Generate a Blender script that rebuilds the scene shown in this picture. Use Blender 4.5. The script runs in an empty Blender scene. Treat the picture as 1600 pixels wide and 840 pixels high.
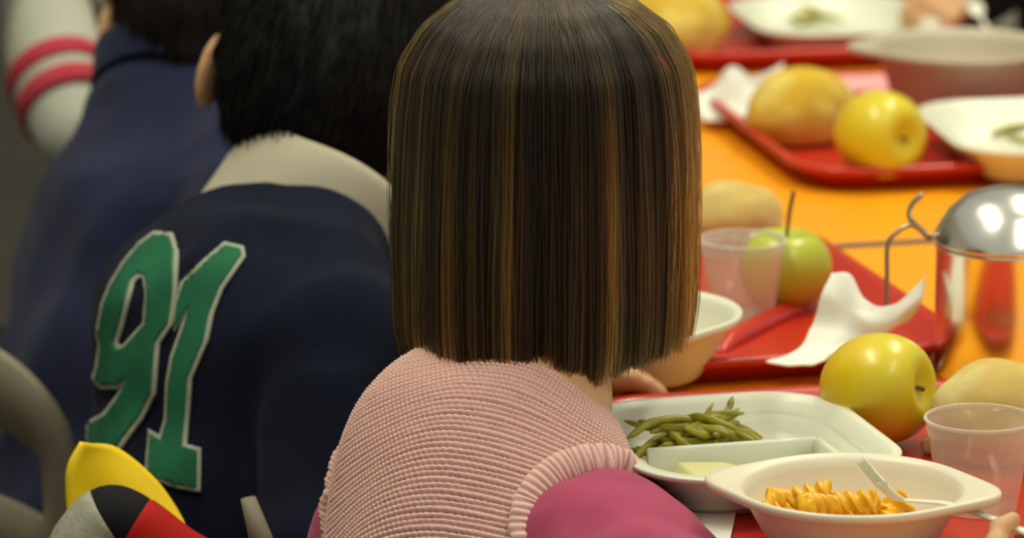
import bpy, bmesh, math, random
import numpy as np
from mathutils import Vector, Matrix, noise
from mathutils.bvhtree import BVHTree
from mathutils.geometry import delaunay_2d_cdt

random.seed(7); RNG = np.random.default_rng(7)
SC = bpy.context.scene; COL = SC.collection
PI = math.pi
R = math.radians

# ------------------------------------------------------------------ camera, world, lamps, exposure
CAM = np.array([0.0, 0.0, 1.46]); PITCH = R(13.0); FPX = 8000.0
cd = bpy.data.cameras.new('camera'); cam = bpy.data.objects.new('camera', cd); COL.objects.link(cam)
cam.location = CAM; cam.rotation_euler = (PI/2 - PITCH, 0, 0)
cd.sensor_width = 36; cd.lens = FPX/1600*36; cd.clip_start = .05; cd.clip_end = 50
cd.dof.use_dof = True; cd.dof.focus_distance = 3.05; cd.dof.aperture_fstop = 7.4
SC.camera = cam
w = bpy.data.worlds.new('world'); SC.world = w; w.use_nodes = True
w.node_tree.nodes['Background'].inputs[0].default_value = (.97, .94, .87, 1)
w.node_tree.nodes['Background'].inputs[1].default_value = .40
def lamp(name, loc, size, power, col=(1, .95, .73), target=None):
    l = bpy.data.lights.new(name, 'AREA'); l.shape = 'RECTANGLE'; l.size, l.size_y = size
    l.energy = power; l.color = col
    o = bpy.data.objects.new(name, l); COL.objects.link(o); o.location = loc
    if target is not None:
        o.rotation_euler = (Vector(target) - Vector(loc)).to_track_quat('-Z', 'Y').to_euler()
    return o
lamp('ceiling_lamp', (-.55, 3.3, 2.9), (.35, 1.5), 34)
lamp('ceiling_lamp', (.95, 4.3, 2.9), (.35, 1.5), 34)
lamp('ceiling_lamp', (.95, 1.9, 2.9), (.35, 1.5), 17)
vs = SC.view_settings
vs.view_transform = 'Standard'; vs.look = 'None'; vs.gamma = 1; vs.use_curve_mapping = False; vs.exposure = 0.0

# ------------------------------------------------------------------ helpers
def at_z(px, py, z):
    a = PITCH; f = np.array([0, math.cos(a), -math.sin(a)]); u = np.array([0, math.sin(a), math.cos(a)])
    d = f + np.array([1., 0, 0])*(px-800)/FPX + u*(420-py)/FPX
    return CAM + d*((z-CAM[2])/d[2])
def at_d(px, py, D):
    a = PITCH; f = np.array([0, math.cos(a), -math.sin(a)]); u = np.array([0, math.sin(a), math.cos(a)])
    return CAM + D*(f + np.array([1., 0, 0])*(px-800)/FPX + u*(420-py)/FPX)
V = lambda *a: np.array(a, float)
def unit(v): v = np.asarray(v, float); return v/np.linalg.norm(v)

def material(name, col, rough=.5, spec=.5, metal=0., bump=0., bscale=200., vary=0., vscale=8., sheen=0., coat=0., sss=0., trans=0., stretch=None):
    m = bpy.data.materials.new(name); m.use_nodes = True
    nt = m.node_tree; N = nt.nodes; L = nt.links; b = N['Principled BSDF']
    b.inputs['Base Color'].default_value = (*col, 1); b.inputs['Roughness'].default_value = rough
    b.inputs['Specular IOR Level'].default_value = spec; b.inputs['Metallic'].default_value = metal
    b.inputs['Coat Weight'].default_value = coat; b.inputs['Sheen Weight'].default_value = sheen
    b.inputs['Coat Roughness'].default_value = .12
    if sss:
        b.inputs['Subsurface Weight'].default_value = sss; b.inputs['Subsurface Scale'].default_value = .01
        b.inputs['Subsurface Radius'].default_value = (1, .35, .2)
    if trans: b.inputs['Transmission Weight'].default_value = trans
    tc = N.new('ShaderNodeTexCoord')
    src = tc.outputs['Object']
    if stretch:
        mp = N.new('ShaderNodeMapping'); mp.inputs['Scale'].default_value = stretch
        L.new(src, mp.inputs[0]); src = mp.outputs[0]
    if vary:
        n = N.new('ShaderNodeTexNoise'); n.inputs['Scale'].default_value = vscale; n.inputs['Detail'].default_value = 5
        L.new(src, n.inputs['Vector'])
        r = N.new('ShaderNodeValToRGB')
        r.color_ramp.elements[0].position = .3; r.color_ramp.elements[1].position = .7
        r.color_ramp.elements[0].color = (*[c*(1-vary) for c in col], 1)
        r.color_ramp.elements[1].color = (*[min(1, c*(1+vary)) for c in col], 1)
        L.new(n.outputs[0], r.inputs[0]); L.new(r.outputs[0], b.inputs['Base Color'])
    if bump:
        n2 = N.new('ShaderNodeTexNoise'); n2.inputs['Scale'].default_value = bscale; n2.inputs['Detail'].default_value = 3
        L.new(src, n2.inputs['Vector'])
        bp = N.new('ShaderNodeBump'); bp.inputs['Strength'].default_value = bump; bp.inputs['Distance'].default_value = .002
        L.new(n2.outputs[0], bp.inputs['Height']); L.new(bp.outputs[0], b.inputs['Normal'])
    return m
def clear_plastic(name, col, solid=.3, rough=.12):
    m = bpy.data.materials.new(name); m.use_nodes = True
    nt = m.node_tree; N = nt.nodes; L = nt.links; b = N['Principled BSDF']
    b.inputs['Base Color'].default_value = (*col, 1); b.inputs['Roughness'].default_value = rough
    t = N.new('ShaderNodeBsdfTransparent'); t.inputs[0].default_value = (.97, .96, .93, 1)
    fr = N.new('ShaderNodeLayerWeight'); fr.inputs[0].default_value = .35
    mr = N.new('ShaderNodeMapRange'); mr.inputs['To Min'].default_value = solid; mr.inputs['To Max'].default_value = min(1, solid+.42)
    L.new(fr.outputs['Facing'], mr.inputs['Value'])
    mx = N.new('ShaderNodeMixShader'); L.new(mr.outputs[0], mx.inputs[0]); L.new(t.outputs[0], mx.inputs[1]); L.new(b.outputs[0], mx.inputs[2])
    L.new(mx.outputs[0], N['Material Output'].inputs[0])
    return m

def link(o, parent=None):
    COL.objects.link(o)
    if parent is not None:
        o.parent = parent
        o.matrix_parent_inverse = parent.matrix_basis.inverted() if parent.parent is None else (parent.parent.matrix_basis @ parent.matrix_basis).inverted()
    return o
def mesh_obj(name, verts, faces, mat, parent=None, smooth=True, local=False):
    """verts in world space when parent given (unless local)"""
    me = bpy.data.meshes.new(name)
    verts = np.asarray(verts, float)
    if isinstance(faces, np.ndarray):
        nf, k = faces.shape
        me.vertices.add(len(verts)); me.vertices.foreach_set('co', verts.astype(np.float32).ravel())
        me.loops.add(nf*k); me.loops.foreach_set('vertex_index', faces.astype(np.int32).ravel())
        me.polygons.add(nf); me.polygons.foreach_set('loop_start', np.arange(0, nf*k, k, dtype=np.int32))
        me.polygons.foreach_set('loop_total', np.full(nf, k, dtype=np.int32))
        me.update(calc_edges=True); me.validate()
    else:
        me.from_pydata([tuple(v) for v in verts], [], faces); me.update()
    if mat is not None: me.materials.append(mat)
    if smooth: me.polygons.foreach_set('use_smooth', np.ones(len(me.polygons), bool))
    o = bpy.data.objects.new(name, me); COL.objects.link(o)
    if parent is not None:
        o.parent = parent
        if not local:
            inv = Matrix.Identity(4); q = parent
            chain = []
            while q: chain.append(q); q = q.parent
            for q in reversed(chain): inv = inv @ q.matrix_parent_inverse @ q.matrix_basis
            o.matrix_parent_inverse = inv.inverted()
    return o
def empty(name, loc, rz=0):
    o = bpy.data.objects.new(name, None); COL.objects.link(o); o.location = loc; o.rotation_euler = (0, 0, rz)
    o.empty_display_size = .05
    return o
def tag(o, label, cat, group=None, kind=None):
    o['label'] = label; o['category'] = cat
    if group: o['group'] = group
    if kind: o['kind'] = kind
    return o
def struct(o): o['kind'] = 'structure'; return o
class MB:
    """collects pieces into one mesh"""
    def __init__(s): s.v = []; s.f = []
    def add(s, v, f):
        n = len(s.v); s.v += [tuple(x) for x in v]; s.f += [tuple(int(i)+n for i in q) for q in f]; return s
    def build(s, name, mat, parent=None, smooth=True, local=False): return mesh_obj(name, s.v, s.f, mat, parent, smooth, local)
def rings_mesh(rings, cap0=True, cap1=True, closed=True):
    """rings: (m,n,3)"""
    rings = np.asarray(rings, float); m, n = rings.shape[:2]
    f = []
    for i in range(m-1):
        for j in range(n if closed else n-1):
            j2 = (j+1) % n
            f.append((i*n+j, i*n+j2, (i+1)*n+j2, (i+1)*n+j))
    if cap0: f.append(tuple(range(n-1, -1, -1)))
    if cap1: f.append(tuple((m-1)*n + j for j in range(n)))
    return rings.reshape(-1, 3), f
def lathe(profile, n=48, cap0=False, cap1=False):
    a = np.linspace(0, 2*PI, n, endpoint=False)
    return rings_mesh([[(r*math.cos(t), r*math.sin(t), z) for t in a] for r, z in profile], cap0, cap1)
def frames(path):
    path = np.asarray(path, float); T = np.gradient(path, axis=0); T /= np.linalg.norm(T, axis=1)[:, None]
    up = V(0, 0, 1) if abs(T[0][2]) < .9 else V(0, 1, 0)
    Ns = []; n = unit(up - T[0]*np.dot(up, T[0]))
    for t in T:
        n = unit(n - t*np.dot(n, t)); Ns.append(n)
    Ns = np.array(Ns); return T, Ns, np.cross(T, Ns)
def spline(pts, n):
    pts = np.asarray(pts, float); k = len(pts)
    ext = np.vstack([2*pts[0]-pts[1], pts, 2*pts[-1]-pts[-2]])
    out = []
    for t in np.linspace(0, k-1, n):
        i = min(int(t), k-2); u = t-i
        p0, p1, p2, p3 = ext[i:i+4]
        out.append(.5*((2*p1)+(-p0+p2)*u+(2*p0-5*p1+4*p2-p3)*u*u+(-p0+3*p1-3*p2+p3)*u**3))
    return np.array(out)
def tube(path, rad, n=10, flat=1.0, nvec=None):
    path = np.asarray(path, float); T, N, B = frames(path)
    if nvec is not None:
        N = np.array([unit(np.asarray(nvec) - t*np.dot(nvec, t)) for t in T]); B = np.cross(T, N)
    rad = np.broadcast_to(np.asarray(rad, float), (len(path),))
    a = np.linspace(0, 2*PI, n, endpoint=False)
    rings = path[:, None] + rad[:, None, None]*(np.cos(a)[None, :, None]*N[:, None]*flat + np.sin(a)[None, :, None]*B[:, None])
    return rings_mesh(rings)
def box(cx, cy, cz, sx, sy, sz):
    x, y, z = sx/2, sy/2, sz/2
    v = [(cx+a*x, cy+b*y, cz+c*z) for a in (-1, 1) for b in (-1, 1) for c in (-1, 1)]
    return v, [(0, 1, 3, 2), (4, 6, 7, 5), (0, 4, 5, 1), (2, 3, 7, 6), (0, 2, 6, 4), (1, 5, 7, 3)]
def bevel(o, wd, seg=3):
    m = o.modifiers.new('bevel', 'BEVEL'); m.width = wd; m.segments = seg; m.limit_method = 'ANGLE'; return o
def rrect(w, h, r, n=8):
    """rounded rectangle outline, 4*n points"""
    pts = []
    for cx, cy, a0 in ((w/2-r, h/2-r, 0), (-w/2+r, h/2-r, PI/2), (-w/2+r, -h/2+r, PI), (w/2-r, -h/2+r, 1.5*PI)):
        for t in np.linspace(0, PI/2, n): pts.append((cx+r*math.cos(a0+t), cy+r*math.sin(a0+t)))
    return np.array(pts)

# ------------------------------------------------------------------ signed distance modelling (one continuous skin)
class Field:
    def __init__(s, lo, hi, h):
        s.lo = np.asarray(lo, float); s.h = h
        s.n = np.ceil((np.asarray(hi)-s.lo)/h).astype(int)+1
        s.d = np.full(s.n, .2, np.float32)
    def _sub(s, lo, hi):
        i0 = np.clip(np.floor((lo-s.lo)/s.h).astype(int), 0, s.n); i1 = np.clip(np.ceil((hi-s.lo)/s.h).astype(int)+1, 0, s.n)
        ax = [(s.lo[k]+s.h*np.arange(i0[k], i1[k])).astype(np.float32) for k in range(3)]
        return tuple(slice(i0[k], i1[k]) for k in range(3)), np.meshgrid(*ax, indexing='ij', sparse=True)
    def _mix(s, sl, d, k, sub=False):
        a = s.d[sl]
        if sub:
            d = -d
            if k > 0:
                hh = np.clip(.5-.5*(d-a)/k, 0, 1)*0 + np.clip(.5+.5*(d-a)/k, 0, 1)
                s.d[sl] = a*(1-hh)+d*hh + k*hh*(1-hh)
            else: s.d[sl] = np.maximum(a, d)
            return
        if k > 0:
            hh = np.clip(.5+.5*(a-d)/k, 0, 1); s.d[sl] = a*(1-hh)+d*hh - k*hh*(1-hh)
        else: s.d[sl] = np.minimum(a, d)
    def cone(s, a, b, ra, rb, k=.015, flat=None, sub=False):
        a = np.asarray(a, float); b = np.asarray(b, float); m = max(ra, rb)+k+3*s.h
        if flat is not None: m *= max(1, flat[1])
        sl, (X, Y, Z) = s._sub(np.minimum(a, b)-m, np.maximum(a, b)+m)
        if s.d[sl].size == 0: return s
        px, py, pz = X-a[0], Y-a[1], Z-a[2]; ba = b-a
        if flat is not None:
            n, r = unit(flat[0]), flat[1]; q = (px*n[0]+py*n[1]+pz*n[2])*(1/r-1)
            px = px+q*n[0]; py = py+q*n[1]; pz = pz+q*n[2]; ba = ba + n*np.dot(ba, n)*(1/r-1)
        t = np.clip((px*ba[0]+py*ba[1]+pz*ba[2])/max(1e-9, np.dot(ba, ba)), 0, 1)
        d = np.sqrt((px-t*ba[0])**2+(py-t*ba[1])**2+(pz-t*ba[2])**2)-(ra+(rb-ra)*t)
        s._mix(sl, d.astype(np.float32), k, sub); return s
    def chain(s, pts, rad, k=.015, flat=None):
        for i in range(len(pts)-1): s.cone(pts[i], pts[i+1], rad[i], rad[i+1], k, flat)
        return s
    def ell(s, c, r, M=None, k=.015, sub=False):
        c = np.asarray(c, float); r = np.asarray(r, float); m = max(r)+k+3*s.h
        sl, (X, Y, Z) = s._sub(c-m, c+m)
        if s.d[sl].size == 0: return s
        px, py, pz = X-c[0], Y-c[1], Z-c[2]
        if M is None: M = np.eye(3)
        q = [px*M[0, i]+py*M[1, i]+pz*M[2, i] for i in range(3)]
        k0 = np.sqrt(sum((q[i]/r[i])**2 for i in range(3))); k1 = np.sqrt(sum((q[i]/r[i]**2)**2 for i in range(3)))+1e-6
        s._mix(sl, (k0*(k0-1)/k1).astype(np.float32), k, sub); return s
    def cut(s, p, n):
        """remove the side the normal points to"""
        ax = [(s.lo[k]+s.h*np.arange(s.n[k])).astype(np.float32) for k in range(3)]
        X, Y, Z = np.meshgrid(*ax, indexing='ij', sparse=True); n = unit(n)
        s.d = np.maximum(s.d, (X-p[0])*n[0]+(Y-p[1])*n[1]+(Z-p[2])*n[2]).astype(np.float32); return s
    def mesh(s):
        d = s.d; d[0] = d[-1] = .1; d[:, 0] = d[:, -1] = .1; d[:, :, 0] = d[:, :, -1] = .1
        ins = d < 0; nx, ny, nz = d.shape
        cnt = np.zeros((nx-1, ny-1, nz-1), np.int8)
        for i in (0, 1):
            for j in (0, 1):
                for k in (0, 1): cnt += ins[i:nx-1+i, j:ny-1+j, k:nz-1+k]
        act = np.argwhere((cnt > 0) & (cnt < 8)); idx = np.full(cnt.shape, -1, np.int32); idx[tuple(act.T)] = np.arange(len(act))
        P = np.zeros((len(act), 3)); W = np.zeros(len(act))
        cs = [(i, j, k) for i in (0, 1) for j in (0, 1) for k in (0, 1)]
        for a in cs:
            for b in cs:
                if sum(abs(np.subtract(a, b))) == 1 and a < b:
                    da = d[tuple((act+a).T)]; db = d[tuple((act+b).T)]; m = (da < 0) != (db < 0)
                    t = np.where(m, da/np.where(m, da-db, 1), 0)[:, None]
                    P += np.where(m[:, None], np.array(a)+t*(np.array(b)-np.array(a)), 0); W += m
        verts = s.lo + s.h*(act + P/W[:, None])
        F = []
        for ax in range(3):
            sh = [slice(1, -1)]*3; sh[ax] = slice(0, d.shape[ax]-1)
            sh2 = list(sh); sh2[ax] = slice(1, d.shape[ax])
            a = ins[tuple(sh)]; b = ins[tuple(sh2)]; e = np.argwhere(a != b)
            off = np.array([1, 1, 1]); off[ax] = 0; e = e+off
            u, v = [(1, 2), (2, 0), (0, 1)][ax]
            du = np.zeros(3, int); du[u] = 1; dv = np.zeros(3, int); dv[v] = 1
            q = np.stack([idx[tuple((e-du-dv).T)], idx[tuple((e-dv).T)], idx[tuple(e.T)], idx[tuple((e-du).T)]], 1)
            fl = ~ins[tuple(e.T)]; q[fl] = q[fl][:, ::-1]; F.append(q)
        return verts, np.vstack(F)
def vnormals(v, f):
    n = np.zeros_like(v); fn = np.cross(v[f[:, 2]]-v[f[:, 0]], v[f[:, 3]]-v[f[:, 1]])
    for k in range(4): np.add.at(n, f[:, k], fn)
    return n/np.maximum(1e-12, np.linalg.norm(n, axis=1))[:, None]
def relax(v, f, it=2):
    for _ in range(it):
        s = np.zeros_like(v); c = np.zeros(len(v))
        for k in range(4):
            for a, b in ((f[:, k], f[:, (k+1) % 4]), (f[:, (k+1) % 4], f[:, k])):
                np.add.at(s, a, v[b]); np.add.at(c, a, 1)
        v = .5*v + .5*s/np.maximum(c, 1)[:, None]
    return v
def wrinkle(v, f, amp, scale, M=None, seed=0, ridged=True):
    n = vnormals(v, f); q = v if M is None else v @ np.asarray(M).T
    out = np.empty(len(v))
    for i, p in enumerate(q*scale):
        a = noise.noise((p[0]+seed, p[1], p[2]))
        b = noise.noise((2.1*p[0]+seed, 2.1*p[1]+9, 2.1*p[2]))
        out[i] = (1-2.2*abs(a))*.7 + .3*b if ridged else a+.5*b
    return v + n*(out*amp)[:, None]

# ------------------------------------------------------------------ materials
ORANGE = material('orange laminate', (.92, .37, .005), .38, vary=.05, vscale=30)
EDGE = material('table edge band', (.16, .09, .05), .5)
REDP = material('red tray plastic', (.52, .026, .012), .26, bump=.06, bscale=500, vary=.06, vscale=20)
WHITE = material('white plastic', (.74, .76, .60), .35, sss=.0, vary=.02)
FROST = material('frosted grey beige plastic', (.52, .46, .34), .4, vary=.03)
CREAM = material('cream plastic', (.76, .71, .54), .38, vary=.03)
CLEAR = clear_plastic('clear cup plastic', (.82, .74, .62), .13)
MILKY = clear_plastic('frosted cup plastic', (.85, .80, .70), .28)
PAPER = material('white paper napkin', (.80, .82, .72), .9, .1, bump=.2, bscale=60)
STEEL = material('polished steel', (.88, .87, .76), .22, metal=1.)
STEELD = material('steel wire', (.42, .36, .27), .3, metal=1.)
SKIN = material('skin', (.62, .36, .18), .5, .35, vary=.06, vscale=25, sss=.12)
NAVY = material('navy fleece', (.0062, .009, .020), .95, .08, bump=.3, bscale=350, vary=.18, vscale=14, sheen=.02)
NAVY2 = material('faded navy fleece', (.016, .020, .050), .95, .08, bump=.3, bscale=300, vary=.2, vscale=12, sheen=.08)
BLACKC = material('black knit', (.012, .012, .014), .9, .1, bump=.3, bscale=300)
DARKHAIR = material('black hair', (.006, .0045, .0035), .55, .25, bump=.5, bscale=250, stretch=(1, 1, .15))
COLLAR = material('off white cotton', (.50, .47, .35), .85, .15, bump=.15, bscale=300, vary=.06, vscale=20)
GREEN = material('green twill', (.012, .115, .052), .8, .2, bump=.3, bscale=500, vary=.22, vscale=22)
GREYT = material('grey twill border', (.33, .36, .27), .8, .2, bump=.3, bscale=500)
PINK = material('pink jersey', (.37, .048, .115), .85, .2, bump=.12, bscale=400, vary=.06, vscale=18, sheen=.15)
GREYK = material('grey melange', (.30, .30, .23), .9, .15, bump=.3, bscale=350, vary=.15, vscale=160)
LGREY = material('light grey sweatshirt', (.42, .43, .36), .9, .15, bump=.2, bscale=300, vary=.06, vscale=30)
STRIPE = material('red stripe knit', (.46, .045, .07), .9, .15, bump=.2, bscale=300)
JEANS = material('dark trousers', (.03, .03, .032), .9, .1, bump=.2, bscale=300)
YELLOW = material('yellow lining', (.80, .56, .004), .6, .3, vary=.03)
REDJ = material('red fleece', (.38, .006, .003), .75, .2, bump=.15, bscale=300)
CHAIRM = material('beige chair plastic', (.20, .175, .12), .6, .3, vary=.08)
CHAIRLEG = material('grey chair leg', (.25, .24, .22), .4, metal=.8)
EYEM = material('eye white', (.8, .8, .76), .2); IRIS = material('brown iris', (.05, .025, .01), .2)
LIPM = material('lip', (.45, .14, .10), .5)
CLIP = material('red hair clip', (.45, .02, .02), .35)

def apple_mat(name, ca, cb):
    m = material(name, ca, .33, .45, coat=.15); nt = m.node_tree; N = nt.nodes; L = nt.links; b = N['Principled BSDF']
    tc = N.new('ShaderNodeTexCoord'); n = N.new('ShaderNodeTexNoise'); n.inputs['Scale'].default_value = 24; n.inputs['Detail'].default_value = 3
    L.new(tc.outputs['Object'], n.inputs['Vector'])
    sx = N.new('ShaderNodeSeparateXYZ'); L.new(tc.outputs['Object'], sx.inputs[0])
    mr = N.new('ShaderNodeMapRange'); mr.inputs['From Min'].default_value = -.03; mr.inputs['From Max'].default_value = .035
    L.new(sx.outputs['Z'], mr.inputs['Value'])
    ad = N.new('ShaderNodeMath'); ad.operation = 'MULTIPLY_ADD'; ad.inputs[1].default_value = .5; L.new(n.outputs[0], ad.inputs[0]); L.new(mr.outputs[0], ad.inputs[2])
    r = N.new('ShaderNodeValToRGB'); e = r.color_ramp.elements
    e[0].position = .35; e[0].color = (*ca, 1); e[1].position = 1.15 if False else 1.0; e[1].color = (*cb, 1)
    L.new(ad.outputs[0], r.inputs[0]); L.new(r.outputs[0], b.inputs['Base Color'])
    v = N.new('ShaderNodeTexVoronoi'); v.inputs['Scale'].default_value = 260; L.new(tc.outputs['Object'], v.inputs['Vector'])
    bp = N.new('ShaderNodeBump'); bp.inputs['Strength'].default_value = .05; bp.inputs['Distance'].default_value = .001
    L.new(v.outputs['Distance'], bp.inputs['Height']); L.new(bp.outputs[0], b.inputs['Normal'])
    return m
APPLE_Y = apple_mat('yellow apple skin', (.76, .50, .010), (.68, .58, .02))
APPLE_G = apple_mat('green apple skin', (.50, .46, .02), (.46, .52, .04))
STEM = material('apple stem', (.15, .10, .03), .8); 
def bread_mat(name, ca, cb):
    m = material(name, ca, .75, .2, bump=.35, bscale=90); nt = m.node_tree; N = nt.nodes; L = nt.links; b = N['Principled BSDF']
    tc = N.new('ShaderNodeTexCoord'); n = N.new('ShaderNodeTexNoise'); n.inputs['Scale'].default_value = 26; n.inputs['Detail'].default_value = 6
    L.new(tc.outputs['Object'], n.inputs['Vector']); r = N.new('ShaderNodeValToRGB'); e = r.color_ramp.elements
    e[0].position = .38; e[0].color = (*ca, 1); e[1].position = .62; e[1].color = (*cb, 1)
    L.new(n.outputs[0], r.inputs[0]); L.new(r.outputs[0], b.inputs['Base Color']); return m
BREAD = bread_mat('bread crust', (.62, .40, .032), (.74, .60, .14))
BREAD2 = bread_mat('pale bread crust', (.58, .42, .12), (.66, .56, .22))
PASTA = material('pasta with sauce', (.90, .48, .015), .4, .5, vary=.2, vscale=120)
BEAN = material('cooked green bean', (.36, .33, .025), .42, .5, vary=.32, vscale=60)
CHEESE = material('pale cheese', (.80, .76, .36), .5, vary=.04)

# ------------------------------------------------------------------ the setting
def plane(name, v, mat): return struct(mesh_obj(name, v, [(0, 1, 2, 3)], mat, smooth=False))
FLOORM = material('grey brown floor tiles', (.04, .035, .028), .45, vary=.15, vscale=3)
WALLM = material('cream wall paint', (.62, .57, .44), .9, vary=.04, vscale=2)
plane('floor', [(-3, -1, 0), (3.2, -1, 0), (3.2, 8, 0), (-3, 8, 0)], FLOORM)
plane('wall_back', [(-3, 8, 0), (3.2, 8, 0), (3.2, 8, 3), (-3, 8, 3)], WALLM)
plane('wall_left', [(-3, -1, 0), (-3, 8, 0), (-3, 8, 3), (-3, -1, 3)], WALLM)

# ------------------------------------------------------------------ tables
TZ = .62; TA = R(15)
PV = V(math.cos(TA), math.sin(TA), 0); AV = V(-math.sin(TA), math.cos(TA), 0); TO = V(.05, 3.05, TZ)
def tp(p, a, z=0): return TO + PV*p + AV*a + V(0, 0, z)
def table(a0, a1, label):
    c = tp(.398, (a0+a1)/2); e = empty('canteen_table', (c[0], c[1], 0), TA)
    L_ = a1-a0; W_ = .75
    o = rrect(W_, L_, .02, 5)
    rg = [[(x*s, y*t, z) for x, y in o] for s, t, z in ((.98, .985, TZ-.026), (1, 1, TZ-.023), (1, 1, TZ-.003), (.997, .998, TZ-.0008))]
    v, f = rings_mesh(rg, True, True); mesh_obj('edge_band', v, f, EDGE, e, False, True)
    rg = [[(x*s, y*t, z) for x, y in o] for s, t, z in ((.985, .9875, TZ-.003), (.984, .987, TZ-.0004), (.982, .986, TZ))]
    v, f = rings_mesh(rg, True, True); mesh_obj('tabletop', v, f, ORANGE, e, True, True).data.polygons.foreach_set('use_smooth', [False]*len(f))
    for sx in (-1, 1):
        for sy in (-1, 1):
            v, f = tube([(sx*(W_/2-.06), sy*(L_/2-.06), 0), (sx*(W_/2-.06), sy*(L_/2-.06), TZ-.026)], .016, 14)
            mesh_obj('leg', v, f, CHAIRLEG, e, True, True)
    tag(e, label, 'table')
table(-.62, .590, 'orange topped canteen table nearest, under the pasta bowl and steel jug')
table(.5945, 1.81, 'orange topped canteen table beyond the joint, under the far red trays')

# ------------------------------------------------------------------ trays
TRAY_T = .0055                     # thickness of the tray floor
def tray(c, rz, label, w=.30, h=.39):
    e = empty('tray', (c[0], c[1], TZ), rz)
    prof = [(-.024, 0), (-.020, 0), (-.012, .010), (-.006, .0185), (-.001, .0205), (.0, .0185), (-.004, .0165), (-.010, .009), (-.017, .0035), (-.024, .003)]
    prof = [(-.026, 0), (-.019, .0005), (-.010, .011), (-.004, .0205), (-.001, .021), (0, .019), (0, .017)]
    # outer skin from below up, then inner skin back down
    outer = [(-.030, 0.0), (-.022, .0003), (-.012, .012), (-.0015, .0160), (0, .0185), (-.0015, .0208), (-.006, .0212), (-.010, .0195), (-.018, .0095), (-.026, TRAY_T+.0004), (-.032, TRAY_T)]
    rg = []
    for off, z in outer:
        rg.append([(x, y, z) for x, y in rrect(w+2*off, h+2*off, .055+off, 9)])
    v, f = rings_mesh(rg, True, True); mesh_obj('tray_body', v, f, REDP, e, True, True)
    # moulded dividing ridge on the floor of the tray
    n = 24; xs = np.linspace(-w/2+.034, w/2-.034, n)
    return e
def ridge(e, a, b, hh=.010, wd=.010):
    path = spline([a, (np.asarray(a)+np.asarray(b))/2, b], 16)
    rg = []
    for i, p in enumerate(path):
        d = unit(V(b[0]-a[0], b[1]-a[1], 0)); s = V(-d[1], d[0], 0); k = min(1, 4*min(i, len(path)-1-i)/len(path)+.25)
        rg.append([V(p[0], p[1], 0)+s*u*wd+V(0, 0, TRAY_T-.001+hh*k*q) for u, q in ((-1, 0), (-.5, .75), (-.25, 1), (.25, 1), (.5, .75), (1, 0))])
    v, f = rings_mesh(rg); mesh_obj('divider_ridge', v, f, REDP, e, True, True)
t1 = tray(tp(.154, -.072), TA-R(4), ''); tag(t1, 'red plastic tray in front of the girl, under pasta bowl and compartment plate', 'tray', 'red meal trays')
t2 = tray(tp(.178, .395), TA, '', h=.39); tag(t2, 'red plastic tray holding the green apple, frosted cup and crumpled napkin', 'tray', 'red meal trays')
ridge(t2, (-.012, -.112, 0), (.088, .0, 0))
t3 = tray(tp(.15, 1.075), TA+R(4), ''); tag(t3, 'red plastic tray mostly hidden behind the girl, beyond the green apple tray', 'tray', 'red meal trays')
t4 = tray(at_z(1272, 268, TZ+.02)+PV*.15+AV*.185, TA-R(3), ''); tag(t4, 'red plastic tray across the table holding the yellow apple and rolled bread', 'tray', 'red meal trays')
ridge(t4, (-.105, -.132, 0), (-.040, -.138, 0))
t5 = tray(at_z(1055, 92, TZ+.02)+PV*.16+AV*.20, TA-R(4), ''); tag(t5, 'farthest red plastic tray, at the top edge of the picture', 'tray', 'red meal trays')
FL = TZ + TRAY_T + .0006           # height of a tray floor

# ------------------------------------------------------------------ dishes
def bowl(c, z, rz, label, mat, rr=.070, hgt=.043, group='pasta bowls'):
    e = empty('bowl', (c[0], c[1], z), rz); n = 96; a = np.linspace(0, 2*PI, n, endpoint=False)
    ext = .0165*(np.exp(-(((a+PI) % (2*PI)-PI)/.40)**2) + np.exp(-((a-PI)/.40)**2))
    s = rr/.07
    prof = [(.040, 0, 0), (.042, .0015, 0), (.0515, .016, 0), (.0625, hgt-.007, 0), (.0645, hgt-.0055, 0), (.0675, hgt-.0052, 1), (.0698, hgt-.003, 1), (.070, hgt, 1), (.0690, hgt+.0012, 1),
            (.0672, hgt+.0012, .80), (.0650, hgt-.0008, .06), (.0635, hgt-.0018, 0), (.0618, hgt-.007, 0), (.0507, .016, 0), (.041, .0035, 0), (.034, .0022, 0), (.015, .0020, 0)]
    rg = [np.stack([(r*s+k*ext*s)*np.cos(a), (r*s+k*ext*s*.25)*np.sin(a), np.full(n, zz)], 1) for r, zz, k in prof]
    v, f = rings_mesh(rg, True, True); mesh_obj('bowl_body', v, f, mat, e, True, True)
    tag(e, label, 'bowl', group); return e
bc = at_z(1332, 758, FL+.043)
BOWL1 = bowl(bc, FL, R(-13), 'cream white plastic bowl of fusilli with a fork in it', CREAM, .0705)
b2c = at_z(1000, 482, FL+.045)
bowl(b2c, FL, R(100), 'cream white bowl half hidden behind the hair of the girl', WHITE, .068)
b3c = at_z(1500, 94, FL+.045)
bowl(b3c, FL, R(4), 'pale empty bowl across the table near the far hand', FROST, .077, .058)

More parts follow.
